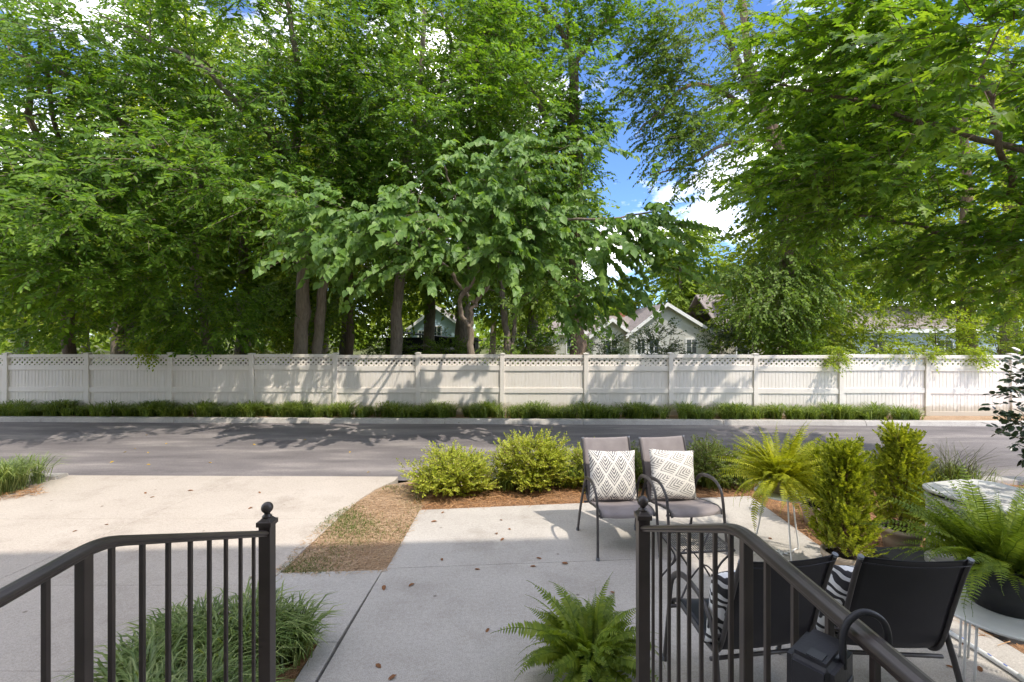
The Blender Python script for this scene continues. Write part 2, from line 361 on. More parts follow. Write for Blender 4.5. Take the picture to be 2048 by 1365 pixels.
# ------------------------------------------------------------------ the setting: ground, road, kerbs, concrete
def struct(o): o['kind'] = 'structure'; return o
struct(MB().add([(-400, -200, -0.14), (400, -200, -0.14), (400, 700, -0.14), (-400, 700, -0.14)], [(0, 1, 2, 3)]).build('ground', M['lawn']))
def kerb_y(x): return 12.13 - 0.0233 * x
def fence_y(x): return 13.25 - 0.0135 * x
def road_near(x): return 7.43 - 0.012 * x
struct(MB().add([(-60, road_near(-60) - 0.03, -0.06), (60, road_near(60) - 0.03, -0.06), (60, kerb_y(60) + 0.02, -0.06), (-60, kerb_y(-60) + 0.02, -0.06)], [(0, 1, 2, 3)]).build('road', M['asphalt']))
struct(MB().add([(-60, kerb_y(-60) + 0.2, 0.0), (60, kerb_y(60) + 0.2, 0.0), (120, 160, 0.0), (-120, 160, 0.0)], [(0, 1, 2, 3)]).build('back_lawn', M['lawn']))
kerb = struct(MB().box(-60, -24.1, 13.2, 13.4, -0.12, 0.06).build('kerb', M['concrete_kerb']))
prof = [(0.0, -0.12), (0.26, -0.12), (0.26, 0.055), (0.10, 0.065), (0.05, 0.05), (0.015, -0.05)]
for k in range(13):
    x0 = -24 + k * 3.7; x1 = x0 + 3.69
    vs = [(x0, kerb_y(x0) + a, b) for a, b in prof] + [(x1, kerb_y(x1) + a, b) for a, b in prof]; n = 6
    MB().add(vs, [(5, 4, 3, 2, 1, 0), tuple(range(6, 12))] + [(i, (i + 1) % n, n + (i + 1) % n, n + i) for i in range(n)]).build('kerb_stone', M['concrete_kerb'], kerb, bevel=0.008)
near_kerb = struct(MB().box(-60, -16.1, 7.3, 7.5, -0.12, 0.05).build('near_kerb', M['concrete_kerb']))
def near_stone(x0, x1):
    vs = [(x0, road_near(x0) - a, b) for a, b in prof] + [(x1, road_near(x1) - a, b) for a, b in prof]; n = 6
    MB().add(vs, [tuple(range(6)), (11, 10, 9, 8, 7, 6)] + [(i, n + i, n + (i + 1) % n, (i + 1) % n) for i in range(n)]).build('kerb_stone', M['concrete_kerb'], near_kerb, bevel=0.008)
for k in range(3): near_stone(-16 + 3 * k * 0.97, -16 + 3 * (k + 1) * 0.97 - 0.01)
for k in range(8): near_stone(-1.15 + k * 3.2, -1.15 + (k + 1) * 3.2 - 0.01)

def slabs(parent_name, mat, polys, z=0.0, names='slab'):
    root = None
    for q in polys:
        mb = MB().prism(q, -0.13, z)
        if root is None: root = struct(mb.build(parent_name, mat, bevel=0.004))
        else: mb.build(names, mat, root, bevel=0.004)
    return root
g = 0.003
edge = [G(790, 961), G(752, 978), G(722, 997), G(698, 1017), G(640, 1070), G(600, 1107), G(562, 1146)]
yj = 5.72
xe_at = lambda y: np.interp(y, [p[1] for p in edge[::-1]], [p[0] for p in edge[::-1]])
rd = lambda x: road_near(x) - 0.01
slabs('driveway', M['concrete_drive'], [
    [(-4.66 + g, yj + g), (xe_at(yj) , yj + g)] + [p for p in edge[::-1] if p[1] > yj + 0.1] + [(edge[0][0], rd(-1.7)), (-4.46 + g, rd(-4.4))],
    [(-9.6, 6.15), (-7.75, 5.9), (-6.9, yj + g), (-4.66 - g, yj + g), (-4.46 - g, rd(-4.4)), (-7.35, rd(-7.35))],
    [(-4.86 + g, 4.2), (-2.33 - g, 4.2), (-2.25 - g, 4.41), ] + [p for p in edge[::-1] if 4.45 < p[1] < yj - 0.1] + [(xe_at(yj), yj - g), (-4.66 + g, yj - g)],
    [(-14, 3.2), (-4.95 - g, 3.12 + g), (-4.86 - g, 4.2), (-4.66 - g, yj - g), (-7.0, yj - g), (-9.6, 6.1), (-14, 6.3)],
    [(-4.95 + g, 3.12 + g), (-2.62, 3.12 + g), (-2.33 - g, 3.5), (-2.33 - g, 4.2 - 0.002), (-4.86 + g, 4.2 - 0.002)],
    [(-14, -0.9), (-2.62, -0.9), (-2.62, 3.12 - g), (-14, 3.2 - g)]])
jl = [(-1.27, 4.49), (-1.31, 3.42)]
slabs('walkway', M['concrete_walk'], [[(-2.33 + g, 3.42), (jl[1][0] - g, 3.42), (jl[0][0] - g, 4.47), (-2.25, 4.42)], [(-1.45, 0.9), (-1.31 - g, 0.9), (-1.31 - g, 3.42 - .002), (-1.45, 3.42 - .002)]])
A0, A1, A2, A3 = (-1.24, 4.50), G(840, 1020), G(1500, 992), (3.37, 4.84)
slabs('patio', M['concrete_walk'], [
    [(A0[0], A0[1] + g), (A3[0], A3[1] + g), A2, A1],
    [(-1.31 + g, 2.0), (3.75, 2.0), (3.7, 3.4), (3.37, A3[1] - g), (jl[0][0] + g, A0[1] - g)],
    [(3.76, 0.2), (7.4, 0.2), (7.4, 2.6), (3.76, 2.6)]])
# planting beds
struct(MB().add([(*A1, -0.02), (*A2, -0.02), (*A3, -0.02), (3.6, 3.3, -0.02), (9.5, 2.7, -0.02), (14, 7.0, -0.02), (-1.7, 7.2, -0.02), (-1.55, 6.7, -0.02)], [tuple(range(8))]).build('mulch_bed', M['mulch']))
struct(MB().add([(-2.4, 4.36, -0.016), (-1.2, 4.4, -0.016), (A1[0] + .02, A1[1], -0.016), (-1.3, 6.75, -0.016), (-1.6, 7.25, -0.016), (-2.05, 7.0, -0.016), (-2.6, 6.0, -0.016)], [tuple(range(7))]).build('turf_strip', M['dry_turf']))
struct(MB().add([(-16, 5.8, -0.012), (-9.3, 6.0, -0.012), (-6.7, 6.6, -0.012), (-7.2, 7.3, -0.012), (-16, 7.4, -0.012)], [(0, 1, 2, 3, 4)]).build('corner_bed', M['mulch']))
struct(MB().add([(-2.6, 0.9, -0.012), (-1.46, 0.9, -0.012), (-1.46, 3.41, -0.012), (-2.6, 3.45, -0.012)], [(0, 1, 2, 3)]).build('entry_bed', M['mulch']))
struct(MB().add([(-30, kerb_y(-30) + 0.22, 0.006), (30, kerb_y(30) + 0.22, 0.006), (30, fence_y(30) + 0.6, 0.006), (-30, fence_y(-30) + 0.6, 0.006)], [(0, 1, 2, 3)]).build('fence_bed', M['dry_turf']))
# porch and steps under the camera
porch = struct(MB().box(-1.3, 0.85, -1.1, 1.12, -0.12, 0.90).build('porch', M['concrete_walk'], bevel=0.01))
for (y1, zt) in ((1.45, 0.725), (2.18, 0.55), (2.46, 0.37), (2.70, 0.185)):
    pass
prev = 1.12
for (y1, zt) in ((1.45, 0.725), (2.18, 0.55), (2.46, 0.37), (2.70, 0.185)):
    MB().box(-1.3, 0.85, prev + 0.002, y1, -0.12, zt).build('step', M['concrete_walk'], porch, bevel=0.01); prev = y1

# ------------------------------------------------------------------ leaves and plants
def leaf_tpl(kind):
    if kind == 'lance':
        V = [(0, 0, 0), (-.20, .28, .05), (-.17, .66, .04), (0, 1, -.08), (.17, .66, .04), (.20, .28, .05)]
        return np.array(V), [np.array([[0, 3, 2, 1]]), np.array([[0, 5, 4, 3]])]
    if kind == 'diamond':
        V = [(0, 0, 0), (-.29, .42, .06), (0, 1, -.05), (.29, .42, .06)]
        return np.array(V), [np.array([[0, 2, 1], [0, 3, 2]])]
    if kind == 'oval':
        V = [(0, 0, 0), (-.27, .25, .05), (-.27, .68, .05), (0, 1, -.04), (.27, .68, .05), (.27, .25, .05)]
        return np.array(V), [np.array([[0, 3, 2, 1], [0, 5, 4, 3]])]
    if kind == 'heart':
        h = [(-.20, -.10, .05), (-.45, .10, .10), (-.46, .40, .10), (-.24, .74, .02)]
        V = [(0, 0, 0)] + h + [(0, 1.05, -.16)] + [(-x, y, z) for x, y, z in h[::-1]]
        return np.array(V), [np.array([[0, 5, 4, 3, 2, 1], [0, 9, 8, 7, 6, 5]])]
    if kind == 'maple':
        h = [(-.16, -.06, .02), (-.46, .06, .03), (-.24, .26, .04), (-.52, .58, -.02), (-.17, .56, .04), (-.15, .78, .02)]
        V = [(0, 0, 0)] + h + [(0, 1.02, -.10)] + [(-x, y, z) for x, y, z in h[::-1]]
        return np.array(V), [np.array([[0, 7, 6, 5, 4, 3, 2, 1], [0, 13, 12, 11, 10, 9, 8, 7]])]
TPL = {k: leaf_tpl(k) for k in ('lance', 'diamond', 'oval', 'heart', 'maple')}
def norm(a): return a / (np.linalg.norm(a, axis=-1, keepdims=True) + 1e-9)
def leaves_mesh(name, P, D, N, S, kind):
    tv, tf = TPL[kind]; n = len(P)
    D = norm(D); X = norm(np.cross(D, N)); N = np.cross(X, D)
    V = P[:, None, :] + S[:, None, None] * (tv[None, :, 0:1] * X[:, None] + tv[None, :, 1:2] * D[:, None] + tv[None, :, 2:3] * N[:, None])
    off = (np.arange(n) * len(tv))[:, None, None]
    faces = [(f[None] + off).reshape(-1, f.shape[1]) for f in tf]
    return np_mesh(name, V.reshape(-1, 3), faces)

def spray_leaves(cen, rad, n_spray, n_leaf, length, size, axis, rng, flat=1.0, droop=0.25, outw=0.6, ldroop=0.25):
    """twigs with alternate leaves scattered in clumps round the centres; returns leaf arrays and twig lines"""
    cen = np.repeat(np.asarray(cen), n_spray, axis=0); rad = np.repeat(np.asarray(rad), n_spray); m = len(cen)
    u = norm(rng.normal(size=(m, 3))) * (rng.random((m, 1)) ** 0.5) * rad[:, None] * np.array([1, 1, 0.62])
    p0 = cen + u
    out = p0 - np.asarray(axis); out[:, 2] *= 0.25; out = norm(out)
    d = norm(out * outw + norm(u) * 0.5 + rng.normal(size=(m, 3)) * np.array([.5, .5, .22]) + np.array([0, 0, .05]))
    nrm = norm(np.array([.28, -.34, flat]) + rng.normal(size=(m, 3)) * 0.35 + out * 0.25)
    side = norm(np.cross(d, nrm)); L = length * (0.6 + 0.7 * rng.random(m))
    t = np.linspace(0.12, 1.0, n_leaf); sg = np.where(np.arange(n_leaf) % 2 == 0, 1.0, -1.0); sg[-1] = 0.05
    P = p0[:, None] + d[:, None] * (L[:, None] * t)[..., None]
    P[..., 2] -= droop * (L[:, None] * t ** 2)
    D = d[:, None] * 0.65 + side[:, None] * (sg * 0.85)[None, :, None] + rng.normal(size=(m, n_leaf, 3)) * 0.22
    D[..., 2] -= ldroop + droop * 0.4 * t
    Nn = nrm[:, None] + rng.normal(size=(m, n_leaf, 3)) * 0.33
    S = size * (0.65 + 0.6 * rng.random((m, n_leaf)))
    tip = p0 + d * L[:, None]; tip[:, 2] -= droop * L
    return P.reshape(-1, 3), D.reshape(-1, 3), norm(Nn.reshape(-1, 3)), S.ravel(), p0, tip

def ellipsoid_points(c, r, n, rng, inner=0.35):
    q = norm(rng.normal(size=(n, 3))) * (inner + (1 - inner) * rng.random((n, 1)) ** 0.6)
    return np.asarray(c) + q * np.asarray(r)

def twig_prisms(a, b, r):
    a = np.asarray(a); b = np.asarray(b); n = len(a)
    d = norm(b - a); s = norm(np.cross(d, np.array([0.3, 0.2, 0.93]))); q = np.cross(d, s)
    ang = [0, 2.09, 4.19]; V = []
    for base, rr in ((a, r), (b, r * 0.4)):
        for t in ang: V.append(base + rr * (math.cos(t) * s + math.sin(t) * q))
    V = np.stack(V, axis=1).reshape(-1, 3); off = (np.arange(n) * 6)[:, None, None]
    f = np.array([[0, 1, 4, 3], [1, 2, 5, 4], [2, 0, 3, 5]])
    return V, (f[None] + off).reshape(-1, 4)

class Wood:
    def __init__(s): s.V = []; s.F = []; s.n = 0; s.np = []; s.nr = []
    def tube(s, pts, rad, seg=7):
        V, Fq, caps = tube_np(pts, rad, seg); s.V.append(V); s.F.append(Fq + s.n); s.n += len(V)
        for p, r in zip(pts, rad): s.np.append(np.array(tuple(p), float)); s.nr.append(float(r))
    def limb(s, pts, r0, r1, seg=9, k=5, wob=0.03, rng=RNG):
        P = smooth_path(pts, k); n = len(P)
        P = [p + (rng.normal(size=3) * wob * np.array([1, 1, 0.3]) if 0 < i < n - 1 else 0) for i, p in enumerate(P)]
        s.tube(P, np.linspace(r0, r1, n) * (1 + 0.06 * rng.normal(size=n)), seg)
    def reach(s, cens, rng, rmax=0.05):
        base = np.array(s.np); dist = [np.min(np.linalg.norm(base - c, axis=1)) for c in cens]
        for i in np.argsort(dist):
            c = cens[i]; NP = np.array(s.np); dd = NP - c; q = np.linalg.norm(dd, axis=1) + np.maximum(0, dd[:, 2]) * 0.8
            j = int(np.argmin(q)); a = NP[j]; L = np.linalg.norm(c - a)
            if L < 0.12: continue
            r0 = min(s.nr[j] * 0.65, 0.008 + 0.014 * L, rmax)
            n = max(3, int(L / 0.35) + 1); t = np.linspace(0, 1, n)[:, None]
            P = a + (c - a) * t; P[:, 2] += np.sin(t[:, 0] * math.pi) * L * 0.10
            P[1:-1] += rng.normal(size=(n - 2, 3)) * 0.04 * min(1.5, L)
            s.tube(list(P), np.linspace(r0, max(0.005, r0 * 0.35), n), 5)
    def twigs(s, a, b, r):
        V, Fq = twig_prisms(a, b, r); s.V.append(V); s.F.append(Fq + s.n); s.n += len(V)
    def mesh(s, name): return np_mesh(name, np.concatenate(s.V), [np.concatenate(s.F)])

def blocks_view(x, y, z):                    # low boughs are bare where the houses show between the trunks
    u, v = x / y, (z - EYE) / y
    return (14.2 < y < 38 and -0.29 < u < -0.05 and v < 0.085) or (15.4 < y < 34 and 0.085 < u < 0.44 and v < 0.062)
def tree(name, label, cat, base, limbs, crowns, leaf, size, kind, bark, seed, n_spray=20, n_leaf=14, length=0.6, clump=0.75,
         flat=1.0, droop=0.25, outw=0.6, ldroop=0.25, group=None, extra=None, cull=None):
    rng = np.random.default_rng(seed); root = empty(name, base); tag(root, label, cat, group)
    W = Wood(); b = np.array(base, float)
    for (pts, r0, r1) in limbs:
        W.limb([np.array(p, float) - b for p in pts], r0, r1, rng=rng)
    cens = np.concatenate([ellipsoid_points(np.array(c) - b, r, n, rng) for (c, r, n) in crowns])
    if extra is not None: cens = np.concatenate([cens, np.array(extra, float) - b])
    cens = cens[cens[:, 2] + b[2] > 1.2]
    cens = cens[[not blocks_view(*(c + b)) for c in cens]]
    if b[0] < -2: cens = cens[~((cens[:, 1] + b[1] < 11.2) & (cens[:, 2] > 3.2) & (rng.random(len(cens)) < .2))]
    if cull is not None: cens = cens[[not cull(*(c + b)) for c in cens]]
    W.reach(cens, rng)
    axis = np.array([0, 0, np.mean(cens[:, 2])])
    P, D, N, S, a, t = spray_leaves(cens, np.full(len(cens), clump) * (0.7 + 0.6 * rng.random(len(cens))), n_spray, n_leaf, length, size, axis, rng, flat, droop, outw, ldroop)
    if kind != 'diamond' or size < .2: W.twigs(a, t, 0.006)
    link('trunk', W.mesh('trunk'), bark, root, True)
    cr = link('crown', leaves_mesh('crown', P, D, N, S, kind), leaf, root); cr['kind'] = 'stuff'
    return root

def blades_mesh(name, P, az, h, reach, width, rng, twist=0.4):
    n = len(P); t = np.array([0.0, 0.4, 0.75, 1.0])
    o = np.stack([np.cos(az), np.sin(az), np.zeros(n)], 1); s = np.stack([-np.sin(az), np.cos(az), np.zeros(n)], 1)
    s = norm(s + o * (rng.normal(size=(n, 1)) * twist))
    prof_r = t ** 1.7; V = []
    for i, q in enumerate(t):
        zz = h * (q * (1.55 - 0.55 * q * q) - 0.0) * (1.0) - h * 0.25 * (reach / (h + 1e-6)) * q ** 3
        c = P + o * (reach * prof_r[i])[:, None]; c[:, 2] += zz
        wd = width * (0.7, 1.0, 0.7, 0.0)[i]
        if i < 3: V += [c - s * (wd / 2)[:, None], c + s * (wd / 2)[:, None]]
        else: V.append(c)
    V = np.stack(V, 1).reshape(-1, 3); off = (np.arange(n) * 7)[:, None, None]
    q4 = np.array([[0, 1, 3, 2], [2, 3, 5, 4]]); q3 = np.array([[4, 5, 6]])
    return np_mesh(name, V, [(q4[None] + off).reshape(-1, 4), (q3[None] + off).reshape(-1, 3)])

# ------------------------------------------------------------------ far houses (behind the fence)
def window(parent, x0, x1, z0, z1, y, cols=2, rows=2):
    f = MB(); wd = 0.09
    f.box(x0 - wd, x0, y - 0.05, y, z0 - wd, z1 + wd); f.box(x1, x1 + wd, y - 0.05, y, z0 - wd, z1 + wd)
    f.box(x0, x1, y - 0.05, y, z1, z1 + wd); f.box(x0, x1, y - 0.06, y, z0 - wd, z0)
    for i in range(1, cols): xm = x0 + (x1 - x0) * i / cols; f.box(xm - 0.03, xm + 0.03, y - 0.045, y, z0, z1)
    fr = f.build('window', M['trim'], parent)
    for i in range(cols):
        for j in range(rows):
            a, b2 = x0 + (x1 - x0) * i / cols, x0 + (x1 - x0) * (i + 1) / cols
            c, d = z0 + (z1 - z0) * j / rows, z0 + (z1 - z0) * (j + 1) / rows
            MB().box(a + 0.035, b2 - 0.035, y - 0.012, y + 0.02, c + 0.02, d - 0.02).build('pane', M['glass'], fr)
def gable_house(name, label, loc, wid, dep, eave, apex, wall, rz=0.0, over=0.35, chimney=None, wins=(), ridge='y', apex_x=0.0):
    h = empty(name, loc, rz); tag(h, label, 'house', 'houses beyond the fence')
    hw = wid / 2
    if ridge == 'y':                         # gable faces the camera
        MB().prism_y([(-hw, 0), (hw, 0), (hw, eave), (apex_x, apex), (-hw, eave)], 0, dep).build('wall', wall, h)
        sl = (apex - eave) / (hw + apex_x); sr = (apex - eave) / (hw - apex_x); t = 0.12
        L = (-hw - over, eave - sl * over); Rr = (hw + over, eave - sr * over); up = 0.02
        roof = MB().prism_y([(L[0], L[1] + up), (apex_x, apex + up), (Rr[0], Rr[1] + up), (Rr[0], Rr[1] + up + t), (apex_x, apex + up + t), (L[0], L[1] + up + t)], -over, dep + over).build('roof', M['shingle'], h)
        b = MB().prism_y([(L[0] - 0.02, L[1] - 0.12), (apex_x, apex - 0.12), (apex_x, apex + t + 0.05), (L[0] - 0.02, L[1] + t + 0.05)], -over - 0.05, -over + 0.02); b.build('bargeboard', M['trim'], roof)
        b = MB().prism_y([(apex_x, apex - 0.12), (Rr[0] + 0.02, Rr[1] - 0.12), (Rr[0] + 0.02, Rr[1] + t + 0.05), (apex_x, apex + t + 0.05)], -over - 0.05, -over + 0.02); b.build('bargeboard', M['trim'], roof)
    else:                                    # ridge runs across the view
        MB().box(-hw, hw, 0, dep, 0, eave).build('wall', wall, h)
        mb = MB(); o2 = over
        vs = [(-hw - o2, -o2, eave), (hw + o2, -o2, eave), (hw + o2, dep / 2, apex), (-hw - o2, dep / 2, apex), (-hw - o2, dep + o2, eave), (hw + o2, dep + o2, eave)]
        vs += [(x, y, z + 0.14) for x, y, z in vs]
        mb.add(vs, [(0, 1, 2, 3)[::-1], (3, 2, 5, 4)[::-1], (6, 7, 8, 9), (9, 8, 11, 10), (0, 1, 7, 6), (4, 10, 11, 5), (0, 6, 9, 3), (3, 9, 10, 4), (1, 2, 8, 7), (2, 5, 11, 8)])
        roof = mb.build('roof', M['shingle'], h)
        MB().box(-hw - o2, hw + o2, -o2 - 0.03, -o2 + 0.01, eave - 0.1, eave + 0.16).build('gutter', M['trim'], roof)
    for (x0, x1, z0, z1) in wins: window(h, x0, x1, z0, z1, -0.005)
    if chimney:
        cx, cy, cz = chimney; MB().box(cx - 0.25, cx + 0.25, cy - 0.25, cy + 0.25, cz - 1.4, cz).box(cx - 0.3, cx + 0.3, cy - 0.3, cy + 0.3, cz - 0.14, cz + 0.04).build('chimney', M['brick_red'], roof)
    return h, roof
gable_house('blue_house', 'blue clapboard house with steep white-edged gable behind the black shed', (-6.6, 40, 0), 4.6, 9, 3.0, 4.75, M['siding_blue'], wins=((-.35, .35, 2.1, 3.1), (-1.6, -1.1, 2.1, 2.7)), over=0.3)
s = empty('black_shed', (-4.6, 27, 0)); tag(s, 'black flat-sided shed standing in front of the blue house', 'shed')
MB().box(-2.9, 2.4, 0, 3, 0, 2.2).build('wall', M['black_wall'], s)
MB().add([(-3.0, -.2, 2.55), (2.6, -.2, 1.95), (2.6, 3.2, 1.95), (-3.0, 3.2, 2.55), (-3.0, -.2, 2.62), (2.6, -.2, 2.02), (2.6, 3.2, 2.02), (-3.0, 3.2, 2.62)], [(3, 2, 1, 0), (4, 5, 6, 7), (0, 1, 5, 4), (1, 2, 6, 5), (2, 3, 7, 6), (3, 0, 4, 7)]).build('roof', M['black_wall'], s)
s = empty('low_shed', (-4.1, 21, 0)); tag(s, 'low shed with weathered grey bowed roof just behind the fence', 'shed')
MB().box(-1.2, 1.5, 0, 2, 0, 1.5).build('wall', M['black_wall'], s)
for k, (xa, za, xb, zb) in enumerate(((-1.6, 1.5, -.75, 1.75), (-.74, 1.76, 0.1, 1.82), (.11, 1.82, .95, 1.66), (.96, 1.66, 1.7, 1.5))):
    MB().add([(xa, -.3, za), (xb, -.3, zb), (xb, 2.3, zb), (xa, 2.3, za), (xa, -.3, za + .06), (xb, -.3, zb + .06), (xb, 2.3, zb + .06), (xa, 2.3, za + .06)], [(3, 2, 1, 0), (4, 5, 6, 7), (0, 1, 5, 4), (1, 2, 6, 5), (2, 3, 7, 6), (3, 0, 4, 7)]).build('roof_sheet', M['rust_roof'], s)
gable_house('white_house', 'white house with brown roof and red brick chimney behind the ivy-covered trunk', (7.1, 39, 0), 7.2, 6, 2.5, 4.0, M['siding_white'], ridge='x', wins=((-2.4, -1.7, .8, 2.0), (-.3, .5, .9, 2.0)), chimney=(3.0, 3.0, 4.75))
gable_house('white_wing', 'small white gabled wing jutting out before the chimney house', (8.0, 36.5, 0), 3.0, 4, 2.4, 3.55, M['siding_white'], wins=((-.5, .4, .7, 1.9),))
gable_house('cottage', 'white cottage whose wide brown-roofed gable has a white bargeboard and corner window', (12.6, 36, 0), 6.6, 9, 2.45, 4.75, M['siding_white'], wins=((-2.7, -2.1, .9, 2.0), (-1.75, -1.0, .9, 2.0), (1.2, 2.0, .9, 2.0)), apex_x=-0.4)
hC, rC = gable_house('dormer_house', 'cream house with long brown roof and a white window dormer', (20.0, 34, 0), 8.6, 8, 2.7, 5.6, M['siding_cream'], ridge='x', wins=((-3.2, -2.4, .8, 2.0), (0.2, 1.2, .8, 2.0)))
MB().prism_y([(-3.4, 3.4), (0.2, 3.4), (0.2, 4.9), (-3.4, 4.9)], 0.9, 3.5).build('dormer', M['siding_white'], rC)
window(hC, -3.0, -0.2, 3.75, 4.6, 0.89, 3, 1)
MB().box(-3.8, 0.6, 0.5, 4.2, 4.92, 5.06).build('dormer_roof', M['shingle'], rC)
gable_house('pale_blue_house', 'pale blue house half hidden by bright vines above the fence', (27.0, 30, 0), 10, 8, 2.6, 4.4, M['siding_pale'], ridge='x', wins=((-3.4, -2.4, .9, 2.0), (1.0, 2.0, .9, 2.0)))
gable_house('grey_house', 'grey-roofed low house glimpsed between trunks beside the brown board fence', (3.6, 44, 0), 6, 8, 2.3, 3.4, M['siding_pale'], ridge='x', wins=((-1, 0, .9, 1.8),))
s = empty('board_fence', (1.35, 26, 0)); tag(s, 'short brown board fence in front of the grey-roofed house', 'fence')
for k in range(14): MB().box(-1.7 + k * 0.2, -1.7 + k * 0.2 + 0.185, 0, 0.03, 0, 1.72 - 0.015 * (k % 3)).build('board', M['bark_brown'], s)
MB().box(-1.75, 1.15, 0.031, 0.08, 1.3, 1.4).box(-1.75, 1.15, 0.031, 0.08, 0.3, 0.4).build('rail', M['bark_brown'], s)

# building behind the camera that shades the patio
tb = empty('townhouse', (0, -0.7, 0), R(3.4)); tag(tb, 'tall white-sided townhouse with the porch at its front door', 'building')
EH = 11.2
MB().box(-26, 7.3, -10, -0.42, 0, EH).build('wall', M['siding_white'], tb)
MB().box(-26.3, 7.5, -10.2, 0.0, EH, EH + 0.25).build('roof', M['shingle'], tb)
for fl in range(3):
    for xw in (-12, -8.5, -5, -2.6, 2.2, 5):
        window(tb, xw - .5, xw + .5, 1.6 + fl * 3.3, 3.1 + fl * 3.3, -0.41)
dr = MB().box(-0.6, 0.4, -0.42, -0.38, 0.91, 3.0).build('door', M['trim'], tb); MB().lathe([(0.0, 0), (0.03, 0), (0.03, .03), (0, .04)], 10, (0.3, -0.36, 1.9)).build('handle', M['steel'], dr)

# ------------------------------------------------------------------ the fence
fence = empty('vinyl_fence', (0, 13.25, 0)); tag(fence, 'long white vinyl privacy fence with lattice top behind the road', 'fence')
BAY = 2.44
posts_x = [-14.93 + BAY * k for k in range(-5, 16)]
fl_rot = math.atan(-0.0135)
PW = 0.127
def fl(x, dy=0): return (x, fence_y(x) - 13.25 + dy)
post_me = None; cap_me = None
for i, x in enumerate(posts_x):
    if post_me is None:
        p = MB().box(-PW / 2, PW / 2, -PW / 2, PW / 2, -0.1, 1.79).build('post', M['vinyl'], fence, bevel=0.006); post_me = p.data
        c = MB().add([(-.078, -.078, 1.79), (.078, -.078, 1.79), (.078, .078, 1.79), (-.078, .078, 1.79), (-.078, -.078, 1.815), (.078, -.078, 1.815), (.078, .078, 1.815), (-.078, .078, 1.815), (0, 0, 1.835)],
                     [(3, 2, 1, 0), (0, 1, 5, 4), (1, 2, 6, 5), (2, 3, 7, 6), (3, 0, 4, 7), (4, 5, 8), (5, 6, 8), (6, 7, 8), (7, 4, 8)]).build('post_cap', M['vinyl'], p); cap_me = c.data
    else:
        p = link('post', post_me, None, fence); b = p.modifiers.new('bevel', 'BEVEL'); b.width = 0.006; b.segments = 2
        c = link('post_cap', cap_me, None, p)
    p.location = (*fl(x), -0.02 + 0.012 * math.sin(i * 2.1)); p.rotation_euler = (0.008 * math.sin(i * 1.7), 0.011 * math.sin(i * 2.9), fl_rot)
span = BAY - PW
rails = {'top_rail': (1.675, 1.77, 0.045), 'lattice_rail': (1.31, 1.457, 0.040), 'middle_rail': (0.664, 0.808, 0.038), 'bottom_rail': (0.02, 0.15, 0.038)}
rail_me = {k: MB().box(-span / 2 - .01, span / 2 + .01, -d, d, z0, z1).mesh(k) for k, (z0, z1, d) in rails.items()}
for me in rail_me.values(): me.materials.append(M['vinyl'])
NB = 23; bw = span / NB
bmb = MB().prism([(-bw / 2 + .007, -.012), (bw / 2 - .007, -.012), (bw / 2 + .001, -.004), (bw / 2 + .001, .011), (-bw / 2 - .001, .011), (-bw / 2 - .001, -.004)], 0.10, 1.40)
board_me = bmb.mesh('board'); board_me.materials.append(M['vinyl'])
def lattice():
    mb = MB(); z0, z1 = 1.45, 1.68; h = z1 - z0; hw = span / 2; pit = 0.148; sw = 0.074
    for layer, sg in ((-0.008, 1), (0.002, -1)):
        k = -hw - h - pit
        while k < hw + h + pit:
            poly = [(k, z0), (k + sw, z0), (k + sw + sg * h, z1), (k + sg * h, z1)]
            for lim, s_ in ((-hw, 1), (hw, -1)):                      # clip against the bay's ends
                out = []
                for a, b in zip(poly, poly[1:] + poly[:1]):
                    ia, ib = s_ * (a[0] - lim) >= 0, s_ * (b[0] - lim) >= 0
                    if ia: out.append(a)
                    if ia != ib:
                        t = (lim - a[0]) / (b[0] - a[0]); out.append((lim, a[1] + t * (b[1] - a[1])))
                poly = out
                if len(poly) < 3: break
            if len(poly) >= 3: mb.prism_y(poly, layer, layer + 0.009)
            k += pit
    me = mb.mesh('lattice'); me.materials.append(M['vinyl']); return me
lat_me = lattice()
for i in range(len(posts_x) - 1):
    xm = (posts_x[i] + posts_x[i + 1]) / 2
    zb = -0.02 + 0.012 * math.sin(i * 2.6)
    for k, me in rail_me.items():
        r_ = link(k, me, None, fence); r_.location = (*fl(xm), zb); r_.rotation_euler = (0, 0.005 * math.sin(i * 3.3 + len(k)), fl_rot)
        bv = r_.modifiers.new('bevel', 'BEVEL'); bv.width = 0.004; bv.segments = 1
    l_ = link('lattice', lat_me, None, fence); l_.location = (*fl(xm), zb); l_.rotation_euler = (0, 0, fl_rot)
    if 4 <= i <= 16:
        for k in range(NB):
            xo = -span / 2 + (k + 0.5) * bw
            b_ = link('board', board_me, None, fence); b_.location = (*fl(xm + xo, 0.0012 * math.sin(k * 7.1 + i)), zb); b_.rotation_euler = (0, 0, fl_rot)
    else:
        mb = MB()
        for k in range(NB):
            xo = -span / 2 + (k + 0.5) * bw; mb.box(xo - bw / 2 + .002, xo + bw / 2 - .002, -.011, .011, .1, 1.4)
        b_ = mb.build('board_infill', M['vinyl'], fence); b_.location = (*fl(xm), zb); b_.rotation_euler = (0, 0, fl_rot); b_['kind'] = 'stuff'

# ------------------------------------------------------------------ trees
def P3(px, py, Y): q = at(px, py, Y); return (q.x, q.y, q.z)
GRP_T = 'trees behind the fence'
def ivy_points(pts, r, n, seed):
    rng = np.random.default_rng(seed); P = np.array(smooth_path(pts, 12)); idx = rng.integers(0, len(P), n)
    a = rng.random(n) * 6.283
    return P[idx] + np.stack([np.cos(a), np.sin(a), np.zeros(n)], 1) * r * (0.5 + 0.8 * rng.random((n, 1)))

